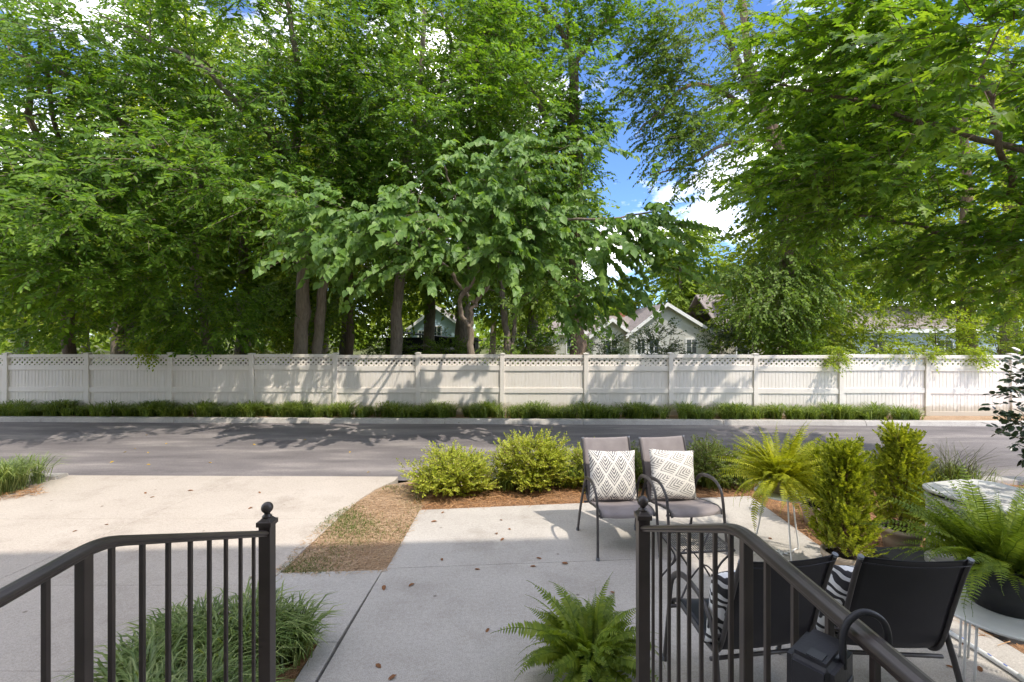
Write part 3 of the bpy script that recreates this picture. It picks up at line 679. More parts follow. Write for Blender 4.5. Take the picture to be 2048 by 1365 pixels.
# far-left shade tree with limbs over the road
tree('shade_tree', 'broad-leaved shade tree with a crooked low limb at the far end of the fence', 'tree', (-14.3, 14.6, 0),
     [([(-14.3, 14.6, -.1), (-14.1, 14.5, 2.5), (-13.6, 14.0, 5), (-13.8, 13.2, 8), (-13.6, 12.6, 11)], .20, .05),
      ([(-14.1, 14.5, 2.4), P3(150, 530, 13.2), P3(95, 495, 12)], .07, .03), ([(-13.6, 14.0, 5), (-12, 12.0, 7.5), (-10.8, 10.4, 9.2)], .09, .03),
      ([(-13.6, 14, 5), (-14.8, 11.5, 7)], .08, .03)],
     [((-13.2, 12.0, 7.6), (3.4, 3.2, 3.8), 58), ((-12.4, 9.8, 4.4), (2.8, 2.4, 1.7), 32), ((-12.8, 13.6, 3.2), (2.4, 1.2, 1.2), 16)],
     M['leaf_maple'], 0.14, 'oval', M['bark_brown'], 101, n_spray=20, n_leaf=11, length=.55, clump=.8, group=GRP_T)
tree('slanting_tree', 'slender tree with one long bare limb slanting up over the road', 'tree', (-9.75, 14.5, 0),
     [([(-9.75, 14.5, -.1), (-9.7, 14.4, 2.3), (-9.9, 14.2, 4.5), P3(400, 395, 13.6)], .13, .09),
      ([P3(400, 395, 13.6), P3(330, 320, 12.4), P3(240, 240, 11.2), P3(195, 190, 10.7), P3(110, 140, 10.2), P3(20, 105, 9.9)], .10, .035),
      ([P3(330, 320, 12.4), P3(250, 330, 11.2)], .03, .015), ([P3(400, 395, 13.6), P3(430, 250, 13), P3(380, 100, 12)], .06, .02)],
     [((-10.8, 11.7, 8.0), (3.4, 3.0, 3.2), 54), ((-9.6, 10.4, 4.8), (2.6, 2.2, 1.4), 34), ((-9.6, 14.2, 3.0), (1.9, 1.0, 1.0), 14)],
     M['leaf_elm'], 0.14, 'lance', M['bark_grey'], 102, n_spray=27, n_leaf=14, length=.66, clump=.85, group=GRP_T)
tree('elm_tree', 'large elm with twin trunks and forking pale limbs full of sunlit leaves', 'tree', (-6.8, 15.0, 0),
     [([(-7.0, 15.0, -.1), (-6.95, 15, 2.6), (-6.8, 14.8, 4.8), P3(592, 400, 14.3), P3(588, 320, 13.9)], .24, .15),
      ([(-6.45, 15.25, -.1), (-6.45, 15.2, 2.4), (-6.2, 15.2, 4.6), P3(650, 330, 15), P3(655, 120, 14.8)], .20, .08),
      ([P3(588, 320, 13.9), P3(540, 280, 12.7), P3(490, 225, 11.7), P3(400, 130, 10.6), P3(300, 85, 10.1)], .13, .035),
      ([P3(588, 320, 13.9), P3(520, 240, 13.4), P3(460, 170, 12.9), P3(390, 110, 12.4)], .10, .03),
      ([P3(588, 320, 13.9), P3(602, 215, 12.6), P3(590, 90, 11.4), P3(560, -80, 10.8)], .12, .04),
      ([P3(655, 330, 15), P3(720, 240, 14.4), P3(820, 180, 13.8)], .08, .03), ([P3(575, 340, 13.9), P3(545, 240, 13.8)], .05, .02)],
     [((-7.4, 12.2, 9.2), (4.0, 3.2, 3.2), 78), ((-6.6, 10.8, 5.6), (2.6, 2.0, 1.4), 30), ((-5.6, 13.5, 8.0), (2.2, 2.2, 2.2), 26)],
     M['leaf_elm'], 0.14, 'lance', M['bark_pale'], 103, n_spray=27, n_leaf=14, length=.66, clump=.85, group=GRP_T)
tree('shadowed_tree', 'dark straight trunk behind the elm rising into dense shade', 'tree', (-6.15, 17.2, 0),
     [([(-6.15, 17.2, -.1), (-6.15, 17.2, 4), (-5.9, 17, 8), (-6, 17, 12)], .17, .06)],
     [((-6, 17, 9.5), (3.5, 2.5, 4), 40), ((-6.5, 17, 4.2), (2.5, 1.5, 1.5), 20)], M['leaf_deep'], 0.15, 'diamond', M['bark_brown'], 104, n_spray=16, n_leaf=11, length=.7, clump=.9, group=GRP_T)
tree('leaning_tree', 'grey leaning trunk beside the low shed with a high crown', 'tree', (-4.0, 15.6, 0),
     [([(-4.05, 15.6, -.1), (-3.95, 15.5, 2.3), (-3.75, 15.4, 4.5), P3(815, 330, 15.2), P3(838, 200, 15), P3(850, 20, 14.6)], .23, .07),
      ([P3(820, 300, 15.2), P3(900, 130, 14.4), P3(880, 20, 13.8)], .08, .03), ([P3(810, 360, 15.2), P3(720, 270, 14.6), P3(640, 290, 14)], .07, .025)],
     [((-3.2, 13.0, 9.6), (3.2, 3.0, 3.2), 64), ((-3.8, 14.4, 6.0), (2.0, 1.6, 1.4), 24)],
     M['leaf_elm'], 0.14, 'diamond', M['bark_grey'], 105, n_spray=27, n_leaf=14, length=.66, clump=.85, group=GRP_T)
# redbud with big heart-shaped leaves reaching over the fence
rb = [P3(600, 405, 9.3), P3(640, 425, 9.2), P3(690, 420, 9.0), P3(720, 480, 8.9), P3(760, 440, 8.9), P3(800, 490, 8.8), P3(830, 430, 9.1), P3(690, 500, 9.4), P3(850, 530, 9.0), P3(740, 540, 9.6), P3(640, 480, 9.2),
      P3(1300, 420, 9.0), P3(1250, 440, 8.9), P3(1340, 450, 9.0), P3(1270, 500, 9.1), P3(1200, 470, 8.9), P3(1330, 540, 9.3), P3(1240, 560, 9.6), P3(1120, 570, 9.6), P3(1110, 610, 10.2), P3(1180, 600, 10.2), P3(1190, 300, 10.4), P3(1100, 310, 10.4), P3(890, 320, 10.4), P3(1030, 300, 10.6)]
tree('redbud_tree', 'low spreading tree with large pale heart-shaped leaves hanging over the fence', 'tree', (-1.28, 13.95, 0),
     [([(-1.28, 13.95, -.1), (-1.25, 13.95, 1.6), P3(940, 655, 13.9)], .125, .10),
      ([P3(940, 655, 13.9), P3(922, 625, 13.8), P3(920, 595, 13.6), P3(945, 565, 13.1), P3(965, 540, 12.2), P3(1010, 480, 11.0), P3(1100, 440, 9.9), P3(1200, 440, 9.1), P3(1300, 425, 8.9)], .075, .016),
      ([P3(940, 655, 13.9), P3(948, 610, 13.8), P3(975, 570, 13.4), P3(985, 480, 12.2), P3(1040, 380, 10.9), P3(1060, 320, 10.4)], .08, .02),
      ([P3(948, 605, 13.8), P3(920, 570, 13.4), P3(880, 520, 12.0), P3(800, 470, 9.9), P3(700, 430, 9.2), P3(610, 410, 9.1)], .06, .016),
      ([P3(975, 570, 13.4), P3(930, 480, 12.2), P3(905, 380, 11.0), P3(880, 320, 10.4)], .05, .015)],
     [((-.48, 10.0, 4.95), (1.7, 1.3, 1.25), 17), ((.93, 9.8, 4.4), (1.6, 1.0, 1.05), 15), ((-2.47, 9.6, 4.3), (1.4, .8, .75), 9)],
     M['leaf_redbud'], 0.135, 'heart', M['bark_pale'], 106, n_spray=9, n_leaf=15, length=.80, clump=.45, flat=.7, droop=.35, outw=.8, ldroop=.75, extra=rb)
tree('slim_tree', 'slim multi-stemmed tree with vines growing next to the redbud', 'tree', (-.15, 15.2, 0),
     [([(-.2, 15.2, -.1), (-.15, 15.2, 1.8), (-.3, 15.2, 3.2), P3(1000, 540, 15.2), P3(985, 430, 15)], .15, .05), ([(-.1, 15.2, 1.2), (.1, 15.3, 2.6), (.05, 15.2, 4.2), P3(1030, 430, 15)], .09, .04)],
     [((-.2, 15.4, 4.4), (1.6, 1.2, 1.4), 22), ((-.6, 15.6, 7.6), (2.4, 1.2, 2.0), 26)], M['leaf_deep'], .125, 'diamond', M['bark_grey'], 107, n_spray=16, n_leaf=11, length=.55, clump=.7, group=GRP_T,
     extra=ivy_points([(-.2, 15.1, .5), (-.15, 15.1, 2.2)], .25, 6, 3))
tp = [(2.15, 15.1, -.1), (2.15, 15.1, 2.5), (2.1, 15.1, 5), (2.15, 15, 8), P3(1148, 200, 15), P3(1150, 130, 15)]
tree('tall_tree', 'tall dark trunk wrapped in ivy that forks high above the white houses', 'tree', (2.15, 15.1, 0),
     [(tp, .25, .15), ([P3(1150, 135, 15), P3(1120, 60, 14.6), P3(1075, 0, 14.2), P3(1020, -90, 13.6)], .10, .04), ([P3(1148, 180, 15), P3(1135, 70, 15), P3(1132, -60, 15)], .10, .04),
      ([P3(1150, 130, 15), P3(1185, 75, 15), P3(1250, 5, 15), P3(1290, -60, 15)], .09, .04),
      ([P3(1140, 330, 15.1), P3(1060, 180, 14.8), P3(1020, 90, 14.2), P3(960, 60, 13.8)], .10, .03)],
     [((.2, 14.2, 9.6), (2.5, 2.6, 3.2), 58), ((.6, 15.4, 6.4), (1.5, 1.5, 1.4), 20), ((.6, 14.3, 12.4), (2.4, 1.6, 1.2), 18), ((3.3, 14.8, 12.6), (1.5, 1.2, 1.3), 12)],
     M['leaf_elm'], .14, 'diamond', M['bark_brown'], 108, n_spray=25, n_leaf=13, length=.6, clump=.8, group=GRP_T,
     extra=np.concatenate([ivy_points([(2.15, 15, 4.4), (2.15, 15, 9.5)], .55, 34, 4), ivy_points([(2.2, 14.8, 2.6), (2.2, 14.8, 4.4)], .3, 5, 5)]),
     cull=lambda x, y, z: x / y > 0.172 and z < 11.2)
oak_gap = lambda x, y, z: (0.28 < x / y < 0.46 and (z - EYE) / y < 0.25) or (x / y < 0.225)
tree('oak_tree', 'big oak with ivy-clad trunk and dark drooping boughs against the sky', 'tree', (10.1, 16.6, 0),
     [([(10.15, 16.6, -.1), (10.1, 16.6, 3), (9.9, 16.5, 6), (9.6, 16.4, 9), P3(1500, 130, 16.2), P3(1480, -40, 16)], .30, .12),
      ([(9.6, 16.4, 9), P3(1480, 130, 16), P3(1450, 60, 15.8), P3(1440, 0, 15.6)], .13, .05), ([(9.4, 16.4, 10), P3(1400, 170, 15.4), P3(1330, 215, 14.8), P3(1280, 260, 14.4)], .10, .025),
      ([(9.5, 16.4, 9.4), P3(1450, 290, 15.2), P3(1380, 330, 14.8), P3(1300, 350, 14.4)], .07, .02), ([(9.8, 16.4, 7), P3(1640, 250, 15.6), P3(1700, 120, 15)], .10, .03)],
     [((6.6, 14.9, 11.2), (2.8, 1.8, 2.4), 40), ((5.9, 14.6, 8.6), (1.5, 1.0, 1.6), 18), ((4.7, 14.7, 9.8), (1.1, .8, 2.6), 26), ((9.6, 15.8, 10), (2.4, 2.0, 3.0), 40), ((10.3, 16.3, 5.5), (2.0, 1.6, 2.6), 34), ((12.5, 15.6, 9), (2.6, 1.8, 3.4), 36), ((8.7, 15.7, 3.6), (1.5, .9, 1.5), 22)],
     M['leaf_deep'], .132, 'diamond', M['bark_brown'], 109, n_spray=16, n_leaf=12, length=.6, clump=.72, droop=.5, ldroop=.5, group=GRP_T,
     extra=ivy_points([(10.1, 16.3, .8), (9.9, 16.3, 6.5)], .55, 40, 6), cull=oak_gap)
tree('red_maple', 'maple with pointed yellow-green leaves overhanging the patio beside the air conditioner', 'tree', (8.9, 6.4, 0),
     [([(8.9, 6.4, -.1), (8.8, 6.4, 2), (8.6, 6.4, 4.2), (8.6, 6.5, 7), (8.4, 6.6, 9.5)], .17, .05),
      ([(8.7, 6.4, 3.2), P3(2048, 405, 7.0), P3(2000, 300, 6.6), P3(1985, 230, 6.4), P3(1960, 140, 6.2)], .06, .025),
      ([(8.7, 6.4, 3.4), P3(1950, 480, 7.6), P3(1780, 440, 8.0), P3(1650, 420, 8.2)], .05, .015), ([(8.6, 6.4, 4.5), P3(1900, 260, 7.4), P3(1700, 200, 7.6), P3(1560, 170, 7.6)], .06, .015)],
     [((7.3, 7.0, 6.2), (2.3, 2.2, 3.2), 74), ((5.6, 8.0, 6.0), (1.5, 1.6, 2.2), 44), ((8.2, 7.4, 3.7), (1.6, 1.6, 0.8), 22), ((7.4, 9.4, 6.4), (2.2, 1.2, 1.7), 24)],
     M['leaf_maple'], .125, 'maple', M['bark_brown'], 110, n_spray=14, n_leaf=11, length=.55, clump=.7, flat=1.4, droop=.12,
     extra=[P3(1900, 90, 4.6), P3(1960, 60, 4.4), P3(2030, 130, 4.5), P3(1980, 210, 4.8), P3(1870, 60, 5.0), P3(2040, 20, 4.6)],
     cull=lambda x, y, z: x / y < 0.47 or ((z - EYE) / y < 0.2 and x / y < 0.62))
tree('thick_tree', 'thick brown trunk behind the vine-draped end of the fence', 'tree', (17.3, 17.2, 0),
     [([(17.3, 17.2, -.1), (17.2, 17.2, 3), (17, 17, 7), (16.6, 16.8, 11)], .36, .12)],
     [((16.4, 16, 8), (4.0, 2.4, 4.0), 56), ((14.2, 16.2, 4.8), (2.4, 1.4, 1.6), 24), ((18, 15.5, 4), (2, 1.2, 1.2), 12)], M['leaf_bright'], .14, 'diamond', M['bark_brown'], 111, n_spray=16, n_leaf=11, length=.65, clump=.85, group=GRP_T)

# middle distance and far woods: each tree its own, larger simpler leaves
rngF = np.random.default_rng(55)
LAB = ['tall {} tree standing {}', 'round-crowned {} tree standing {}']
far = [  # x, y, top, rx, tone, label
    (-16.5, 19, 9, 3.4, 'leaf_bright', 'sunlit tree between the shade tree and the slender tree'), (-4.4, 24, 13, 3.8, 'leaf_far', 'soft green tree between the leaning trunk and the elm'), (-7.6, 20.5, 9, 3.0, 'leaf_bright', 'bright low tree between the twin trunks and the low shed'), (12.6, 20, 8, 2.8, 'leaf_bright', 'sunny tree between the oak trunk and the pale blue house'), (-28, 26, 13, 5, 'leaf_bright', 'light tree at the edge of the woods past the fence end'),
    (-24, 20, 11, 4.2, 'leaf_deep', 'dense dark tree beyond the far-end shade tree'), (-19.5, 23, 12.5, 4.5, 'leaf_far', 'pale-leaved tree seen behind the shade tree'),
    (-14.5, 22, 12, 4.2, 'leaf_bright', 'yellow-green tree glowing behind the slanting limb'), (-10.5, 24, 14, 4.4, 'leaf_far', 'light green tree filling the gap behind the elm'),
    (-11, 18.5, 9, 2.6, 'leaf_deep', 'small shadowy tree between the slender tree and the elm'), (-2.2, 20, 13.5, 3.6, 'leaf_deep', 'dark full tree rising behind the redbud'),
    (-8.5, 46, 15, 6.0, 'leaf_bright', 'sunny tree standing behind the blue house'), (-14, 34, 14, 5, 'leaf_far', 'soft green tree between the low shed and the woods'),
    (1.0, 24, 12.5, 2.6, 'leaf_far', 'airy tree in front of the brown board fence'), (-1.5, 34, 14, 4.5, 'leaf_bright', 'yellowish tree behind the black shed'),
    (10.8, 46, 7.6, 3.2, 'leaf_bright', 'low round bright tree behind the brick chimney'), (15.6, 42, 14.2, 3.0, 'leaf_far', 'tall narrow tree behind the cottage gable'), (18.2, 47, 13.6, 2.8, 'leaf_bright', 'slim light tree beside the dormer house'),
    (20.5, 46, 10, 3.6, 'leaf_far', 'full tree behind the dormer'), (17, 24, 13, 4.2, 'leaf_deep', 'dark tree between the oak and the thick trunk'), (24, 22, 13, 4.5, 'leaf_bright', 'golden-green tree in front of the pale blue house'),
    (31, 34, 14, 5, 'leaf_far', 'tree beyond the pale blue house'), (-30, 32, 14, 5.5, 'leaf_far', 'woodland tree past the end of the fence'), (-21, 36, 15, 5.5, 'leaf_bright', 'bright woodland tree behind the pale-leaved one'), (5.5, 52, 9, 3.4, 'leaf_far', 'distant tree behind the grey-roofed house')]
for k, (x, y, top, rx, lm, lab) in enumerate(far):
    if (x < 2 or x > 14) and y < 26: top *= 1.55; rx *= 1.12
    s_ = 0.255 + 0.005 * (y - 18)
    n = int(30 + 6.5 * rx + (top - 12) * 2.2 * (top > 14))
    tree('woodland_tree', lab, 'tree', (x, y, 0), [([(x, y, -.1), (x + .1, y, top * .3), (x - .1, y, top * .6), (x, y, top * .85)], .1 + .012 * top, .05)],
         [((x + rngF.uniform(-.5, .5) * rx, y + rngF.uniform(-.3, .3) * rx, top * q), (rx * w_, rx * w_ * .8, top * h_), int(n * f_)) for q, w_, h_, f_ in ((.8, .55, .2, .2), (.62, .75, .22, .32), (.5, .8, .2, .3), (.36, .8, .14, .25), (.24, .65, .08, .12))], M[lm], s_, 'diamond', M['bark_grey'], 300 + k,
         n_spray=20, n_leaf=10, length=.9, clump=1.2, group='woodland trees beyond the fence')
# a solid far wood so that the horizon closes
m = 9000; a = rngF.uniform(-1.2, 1.2, m); rr = rngF.uniform(75, 95, m)
Pw = np.stack([np.sin(a) * rr, np.cos(a) * rr, rngF.random(m) ** 0.8 * (7.0 + 2.5 * np.sin(a * 23) + 1.2 * np.sin(a * 61))], 1)
wood = link('far_woods', leaves_mesh('far_woods', Pw, norm(rngF.normal(size=(m, 3))), norm(rngF.normal(size=(m, 3))), rngF.uniform(.8, 2.0, m), 'diamond'), M['leaf_far']); wood['kind'] = 'stuff'
tag(wood, 'distant wood closing the view behind all the houses', 'woods')

# understory behind the fence
def bush(name, label, c, r, n, leaf, size, kind, seed, n_spray=12, n_leaf=10, length=.4, clump=.35, cat='shrub', group=None, droop=.1, ldroop=.1):
    rng = np.random.default_rng(seed); root = empty(name, (c[0], c[1], 0)); tag(root, label, cat, group)
    b = np.array([c[0], c[1], 0.0]); cc = np.array(c) - b; W = Wood()
    for k in range(5):
        q = ellipsoid_points(cc, np.array(r) * .6, 1, rng)[0]; W.limb([np.array([.08 * math.cos(k), .08 * math.sin(k), -.03]), np.array([q[0] * .4, q[1] * .4, q[2] * .5]), q], .022, .008, 5, 3, .01, rng)
    cen = ellipsoid_points(cc, np.array(r) * .85, n, rng); cen = cen[cen[:, 2] > 0.08]; W.reach(cen, rng, .02)
    P, D, N, S, a_, t_ = spray_leaves(cen, np.full(len(cen), clump), n_spray, n_leaf, length, size, cc * np.array([1, 1, .5]), rng, .8, droop, .6, ldroop)
    k = P[:, 2] > 0.0; P, D, N, S = P[k], D[k], N[k], S[k]
    W.twigs(a_, t_, .003); link('stem', W.mesh('stem'), M['stem'], root, True)
    f = link('foliage', leaves_mesh('foliage', P, D, N, S, kind), leaf, root); f['kind'] = 'stuff'
    return root
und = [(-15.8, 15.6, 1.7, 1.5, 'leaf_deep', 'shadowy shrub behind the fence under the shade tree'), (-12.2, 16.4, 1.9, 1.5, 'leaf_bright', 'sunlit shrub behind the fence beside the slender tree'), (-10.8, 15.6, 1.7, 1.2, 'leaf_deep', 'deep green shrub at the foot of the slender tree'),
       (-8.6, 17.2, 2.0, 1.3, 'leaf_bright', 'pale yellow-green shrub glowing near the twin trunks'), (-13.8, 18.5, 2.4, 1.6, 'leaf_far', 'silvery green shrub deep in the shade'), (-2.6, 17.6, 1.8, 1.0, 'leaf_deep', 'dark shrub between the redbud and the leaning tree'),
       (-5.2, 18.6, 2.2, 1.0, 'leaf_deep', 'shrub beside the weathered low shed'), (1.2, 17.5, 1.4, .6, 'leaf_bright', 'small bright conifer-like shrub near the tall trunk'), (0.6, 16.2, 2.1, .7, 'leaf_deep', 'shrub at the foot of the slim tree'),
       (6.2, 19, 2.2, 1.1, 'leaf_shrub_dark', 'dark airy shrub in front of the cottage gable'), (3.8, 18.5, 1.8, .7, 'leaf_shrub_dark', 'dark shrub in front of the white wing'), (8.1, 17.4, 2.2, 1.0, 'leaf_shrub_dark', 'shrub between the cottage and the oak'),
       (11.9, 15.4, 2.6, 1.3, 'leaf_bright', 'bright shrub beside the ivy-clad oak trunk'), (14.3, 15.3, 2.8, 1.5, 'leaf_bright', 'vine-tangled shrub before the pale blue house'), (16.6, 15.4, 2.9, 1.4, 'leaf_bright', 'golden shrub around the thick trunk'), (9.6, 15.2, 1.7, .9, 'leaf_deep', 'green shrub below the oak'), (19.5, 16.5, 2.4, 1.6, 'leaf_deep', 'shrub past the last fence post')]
for k, (x, y, h, rx, lm, lab) in enumerate(und):
    bush('understory_shrub', lab, (x, y, h * .78), (rx, rx * .6, h * .62), int(18 + 14 * rx), M[lm], .10, 'diamond', 500 + k, n_spray=11, n_leaf=10, length=.45, clump=.4, group='shrubs behind the fence')
# vines spilling over the fence
def vine(label, pts, seed):
    rng = np.random.default_rng(seed); root = empty('vine', (pts[0][0], pts[0][1], 0)); tag(root, label, 'vine', 'vines on the fence')
    b = np.array([pts[0][0], pts[0][1], 0]); W = Wood(); P = [np.array(p, float) - b for p in pts]
    W.limb(P, .008, .004, 5, 5, .01, rng); cen = np.array(smooth_path(P, 4))
    q = spray_leaves(cen, np.full(len(cen), .16), 6, 8, .28, .07, np.array([0, .5, 1.6]), rng, .5, .5, .5, .4)
    W.twigs(q[4], q[5], .002); link('stem', W.mesh('stem'), M['stem'], root); f = link('foliage', leaves_mesh('foliage', *q[:4], 'oval'), M['leaf_bright'], root); f['kind'] = 'stuff'
fy = lambda x, d=-.12: fence_y(x) + d
vine('leafy vine hanging through the lattice beside a post under the bright shrub', [(9.3, fy(9.3, .3), 1.9), (9.4, fy(9.4, .1), 1.86), (9.35, fy(9.3), 1.72), (9.15, fy(9.1), 1.5)], 1)
vine('yellow-green vine lying along the top rail between two posts', [(10.6, fy(10.6, .3), 2.0), (11.2, fy(11.2, .05), 1.9), (11.8, fy(11.8, -.05), 1.85), (12.1, fy(12.1, -.08), 1.8)], 2)
vine('bushy vine clump spilling over the lattice of the last bay', [(13.0, fy(13, .3), 1.9), (13.2, fy(13.2, 0), 1.85), (13.3, fy(13.3), 1.7), (13.35, fy(13.35), 1.5)], 3)
vine('thin leafy branch poking over the fence under the shade tree', [(-11.0, fy(-11, .3), 2.0), (-10.8, fy(-11, .05), 1.84), (-10.6, fy(-11, -.1), 1.72)], 4)

# ------------------------------------------------------------------ grasses, mulch, litter
rngG = np.random.default_rng(77)
def liriope_border(name, label, segs, n, hmin, hmax, mat, wid=.007, parent=None):
    """blades growing in tufts along segments ((x0,y0),(x1,y1),half width)"""
    Ps = []
    tot = sum(math.dist(a, b) for a, b, _ in segs)
    for a, b, hw in segs:
        k = int(n * math.dist(a, b) / tot); nt_ = max(3, int(math.dist(a, b) * 16))
        tu = rngG.random(nt_); tv = rngG.uniform(-1, 1, nt_); j = rngG.integers(0, nt_, k)
        u = np.clip(tu[j] + rngG.normal(size=k) * .05 / max(.5, math.dist(a, b)), 0, 1); v = tv[j] * hw + rngG.normal(size=k) * .05
        d = np.array(b) - np.array(a); nn = np.array([-d[1], d[0]]) / np.linalg.norm(d)
        xy = np.array(a) + d * u[:, None] + nn * v[:, None]; Ps.append(np.column_stack([xy, np.zeros(k)]))
    P = np.concatenate(Ps); k = len(P)
    h = rngG.uniform(hmin, hmax, k) * (0.8 + 0.4 * np.sin(P[:, 0] * 2.3) ** 2)
    me = blades_mesh(name, P, rngG.random(k) * 6.283, h, h * rngG.uniform(.5, 1.3, k), np.full(k, wid) * rngG.uniform(.7, 1.3, k), rngG)
    o = link(name, me, mat); o['kind'] = 'stuff'; tag(o, label, 'grass'); return o
segs = []
for x0, x1 in ((-17, -8.3), (-8.2, -6.9), (-6.75, -1.6), (-1.35, 7.35), (7.55, 11.4)):
    segs.append(((x0, kerb_y(x0) + .62), (x1, kerb_y(x1) + .62), .30))
liriope_border('liriope_border', 'dark green liriope border growing between the kerb and the white fence', segs, 26000, .20, .46, M['liriope'], .017)
liriope_border('liriope_corner', 'sunlit liriope mound on the bed at the driveway corner', [((-12, 6.5), (-7.3, 6.85), .42)], 5200, .28, .46, M['liriope_near'], .011)
liriope_border('liriope_band', 'liriope band between the yellow shrubs and the road', [((-1.2, 6.95), (3.9, 7.0), .2)], 3600, .24, .40, M['liriope'], .009)
liriope_border('liriope_entry', 'large liriope clump beside the walkway by the newel post', [((-2.5, 3.02), (-1.42, 3.12), .28), ((-2.4, 2.5), (-1.5, 2.5), .3)], 4200, .22, .37, M['liriope_near'], .013)
def ornamental(label, x, y, n, h, sp, seed):
    rng = np.random.default_rng(seed); root = empty('ornamental_grass', (x, y, 0)); tag(root, label, 'grass', 'ornamental grasses by the road')
    P = np.column_stack([rng.normal(size=n) * .09, rng.normal(size=n) * .09, np.zeros(n)])
    hh = rng.uniform(.45, 1, n) * h
    f = link('blades', blades_mesh('blades', P, rng.random(n) * 6.283, hh, hh * rng.uniform(.4, 1.5, n) * sp, np.full(n, .006), rng), M['grass_dark'], root); f['kind'] = 'stuff'
    n2 = 500; P = np.column_stack([rng.normal(size=n2) * .22, rng.normal(size=n2) * .15, np.zeros(n2)]); hh = rng.uniform(.2, .5, n2)
    f = link('base_tuft', blades_mesh('base_tuft', P, rng.random(n2) * 6.283, hh, hh * .6, np.full(n2, .008), rng), M['liriope'], root); f['kind'] = 'stuff'
ornamental('fine dark ornamental grass arching up behind the potted fern stand', 4.75, 6.95, 240, .72, 1.0, 1)
ornamental('wispy dark ornamental grass with long arching blades behind the air conditioner', 6.5, 6.7, 260, .85, 1.15, 2)
ornamental('dark ornamental grass between the two potted cypresses at the road', 5.6, 7.0, 140, .6, 1.2, 3)
# pine straw
def scatter_straw(name, label, poly_pts, n, ln, mat, wid=.004, lift=.02):
    P = []
    xs = [p[0] for p in poly_pts]; ys = [p[1] for p in poly_pts]
    def inside(x, y):
        r_ = np.zeros(len(x), bool); j = len(poly_pts) - 1
        for i in range(len(poly_pts)):
            xi, yi = poly_pts[i]; xj, yj_ = poly_pts[j]
            r_ ^= ((yi > y) != (yj_ > y)) & (x < (xj - xi) * (y - yi) / (yj_ - yi + 1e-12) + xi); j = i
        return r_
    x = rngG.uniform(min(xs), max(xs), n * 3); y = rngG.uniform(min(ys), max(ys), n * 3); k = inside(x, y); x, y = x[k][:n], y[k][:n]; m_ = len(x)
    a = rngG.random(m_) * 6.283; D = np.stack([np.cos(a), np.sin(a), rngG.normal(size=m_) * .12], 1)
    P = np.stack([x, y, -.012 + rngG.random(m_) * lift], 1)
    s = np.stack([-np.sin(a), np.cos(a), rngG.normal(size=m_) * .3], 1); L = ln * rngG.uniform(.5, 1.2, m_)
    V = np.stack([P - s * wid / 2, P + s * wid / 2, P + D * L[:, None] + s * wid / 3, P + D * L[:, None] - s * wid / 3], 1).reshape(-1, 3)
    me = np_mesh(name, V, [np.arange(m_ * 4).reshape(-1, 4)]); o = link(name, me, mat); o['kind'] = 'stuff'; tag(o, label, 'mulch'); return o
bed = [A1, A2, A3, (3.6, 3.4), (8.5, 3.0), (10, 7.0), (-1.6, 7.1), (-1.5, 6.6)]
scatter_straw('pine_straw', 'reddish pine straw mulch around the patio shrubs', bed, 13000, .13, M['straw'], .006, .04)
turf = [(-2.33, 4.34), (-1.22, 4.42), (A1[0] + .03, A1[1]), (-1.15, 6.6), (-1.6, 7.1), (-1.95, 6.9), (-2.25, 6.0), (-2.35, 5.2)]
scatter_straw('dead_grass', 'straw-coloured dead grass on the strip between driveway and patio', turf, 7000, .06, M['dry_grass'], .005, .02)
scatter_straw('corner_straw', 'brown straw at the rim of the driveway corner bed', [(-10, 6.0), (-7.6, 6.05), (-6.75, 6.6), (-7.2, 6.95), (-10, 6.5)], 2200, .13, M['straw'], .007, .05)
def turf_blades():
    n = 5200; x = rngG.uniform(-2.4, -1.22, n * 4); y = rngG.uniform(4.4, 7.0, n * 4)
    k = (np.sin(x * 5.1 + 1.3 * np.sin(y * 2.2)) + np.sin(y * 4.3 + x * 2.0) + rngG.normal(size=n * 4) * .9 > .75)
    k &= x > np.interp(y, [4.4, 5.7, 6.2, 7.2], [-2.30, -2.37, -2.2, -1.84]); x, y = x[k][:n], y[k][:n]; m_ = len(x)
    me = blades_mesh('turf_grass', np.column_stack([x, y, np.full(m_, -.015)]), rngG.random(m_) * 6.283, rngG.uniform(.012, .045, m_), rngG.uniform(.01, .05, m_), np.full(m_, .0045), rngG)
    o = link('turf_grass', me, M['green_grass']); o['kind'] = 'stuff'; tag(o, 'sparse green grass surviving on the dry turf strip', 'grass')
turf_blades()
# fallen leaves
def fallen(xy, size, mat, rot, label, group, z):
    V = np.array([(0, -.5, .05), (-.2, -.2, .14), (-.22, .2, .12), (0, .5, .02), (.22, .2, .1), (.2, -.2, .16), (0, 0, .0)])
    me = bpy.data.meshes.new('fallen_leaf'); me.from_pydata([tuple(v * size) for v in V], [], [(0, 6, 1), (1, 6, 2), (2, 6, 3), (3, 6, 4), (4, 6, 5), (5, 6, 0)]); me.update()
    o = link('fallen_leaf', me, mat); o.location = (xy[0], xy[1], z); o.rotation_euler = (random.uniform(-.2, .2), random.uniform(-.2, .2), rot); tag(o, label, 'leaf', group)
LP = [(757, 1333), (784, 1357), (975, 1262), (955, 1140), (823, 1171), (768, 1177), (1002, 1041), (1019, 1059), (993, 1068), (1005, 1080), (1066, 1134), (884, 1120), (1130, 1128), (1078, 1118), (1225, 1186), (868, 1044), (886, 1026), (291, 987), (501, 1017), (519, 986), (204, 1013), (213, 1050), (150, 1063), (381, 982), (305, 995), (505, 1155), (1260, 1010), (1540, 1078), (1480, 1130), (1935, 1290), (1960, 1340), (1900, 1335)]
for px, py in LP:
    fallen(G(px, py), random.uniform(.05, .085), M['dead_leaf'], random.uniform(0, 6), 'small curled brown leaf fallen on the pale concrete', 'brown leaves on the concrete', .002)
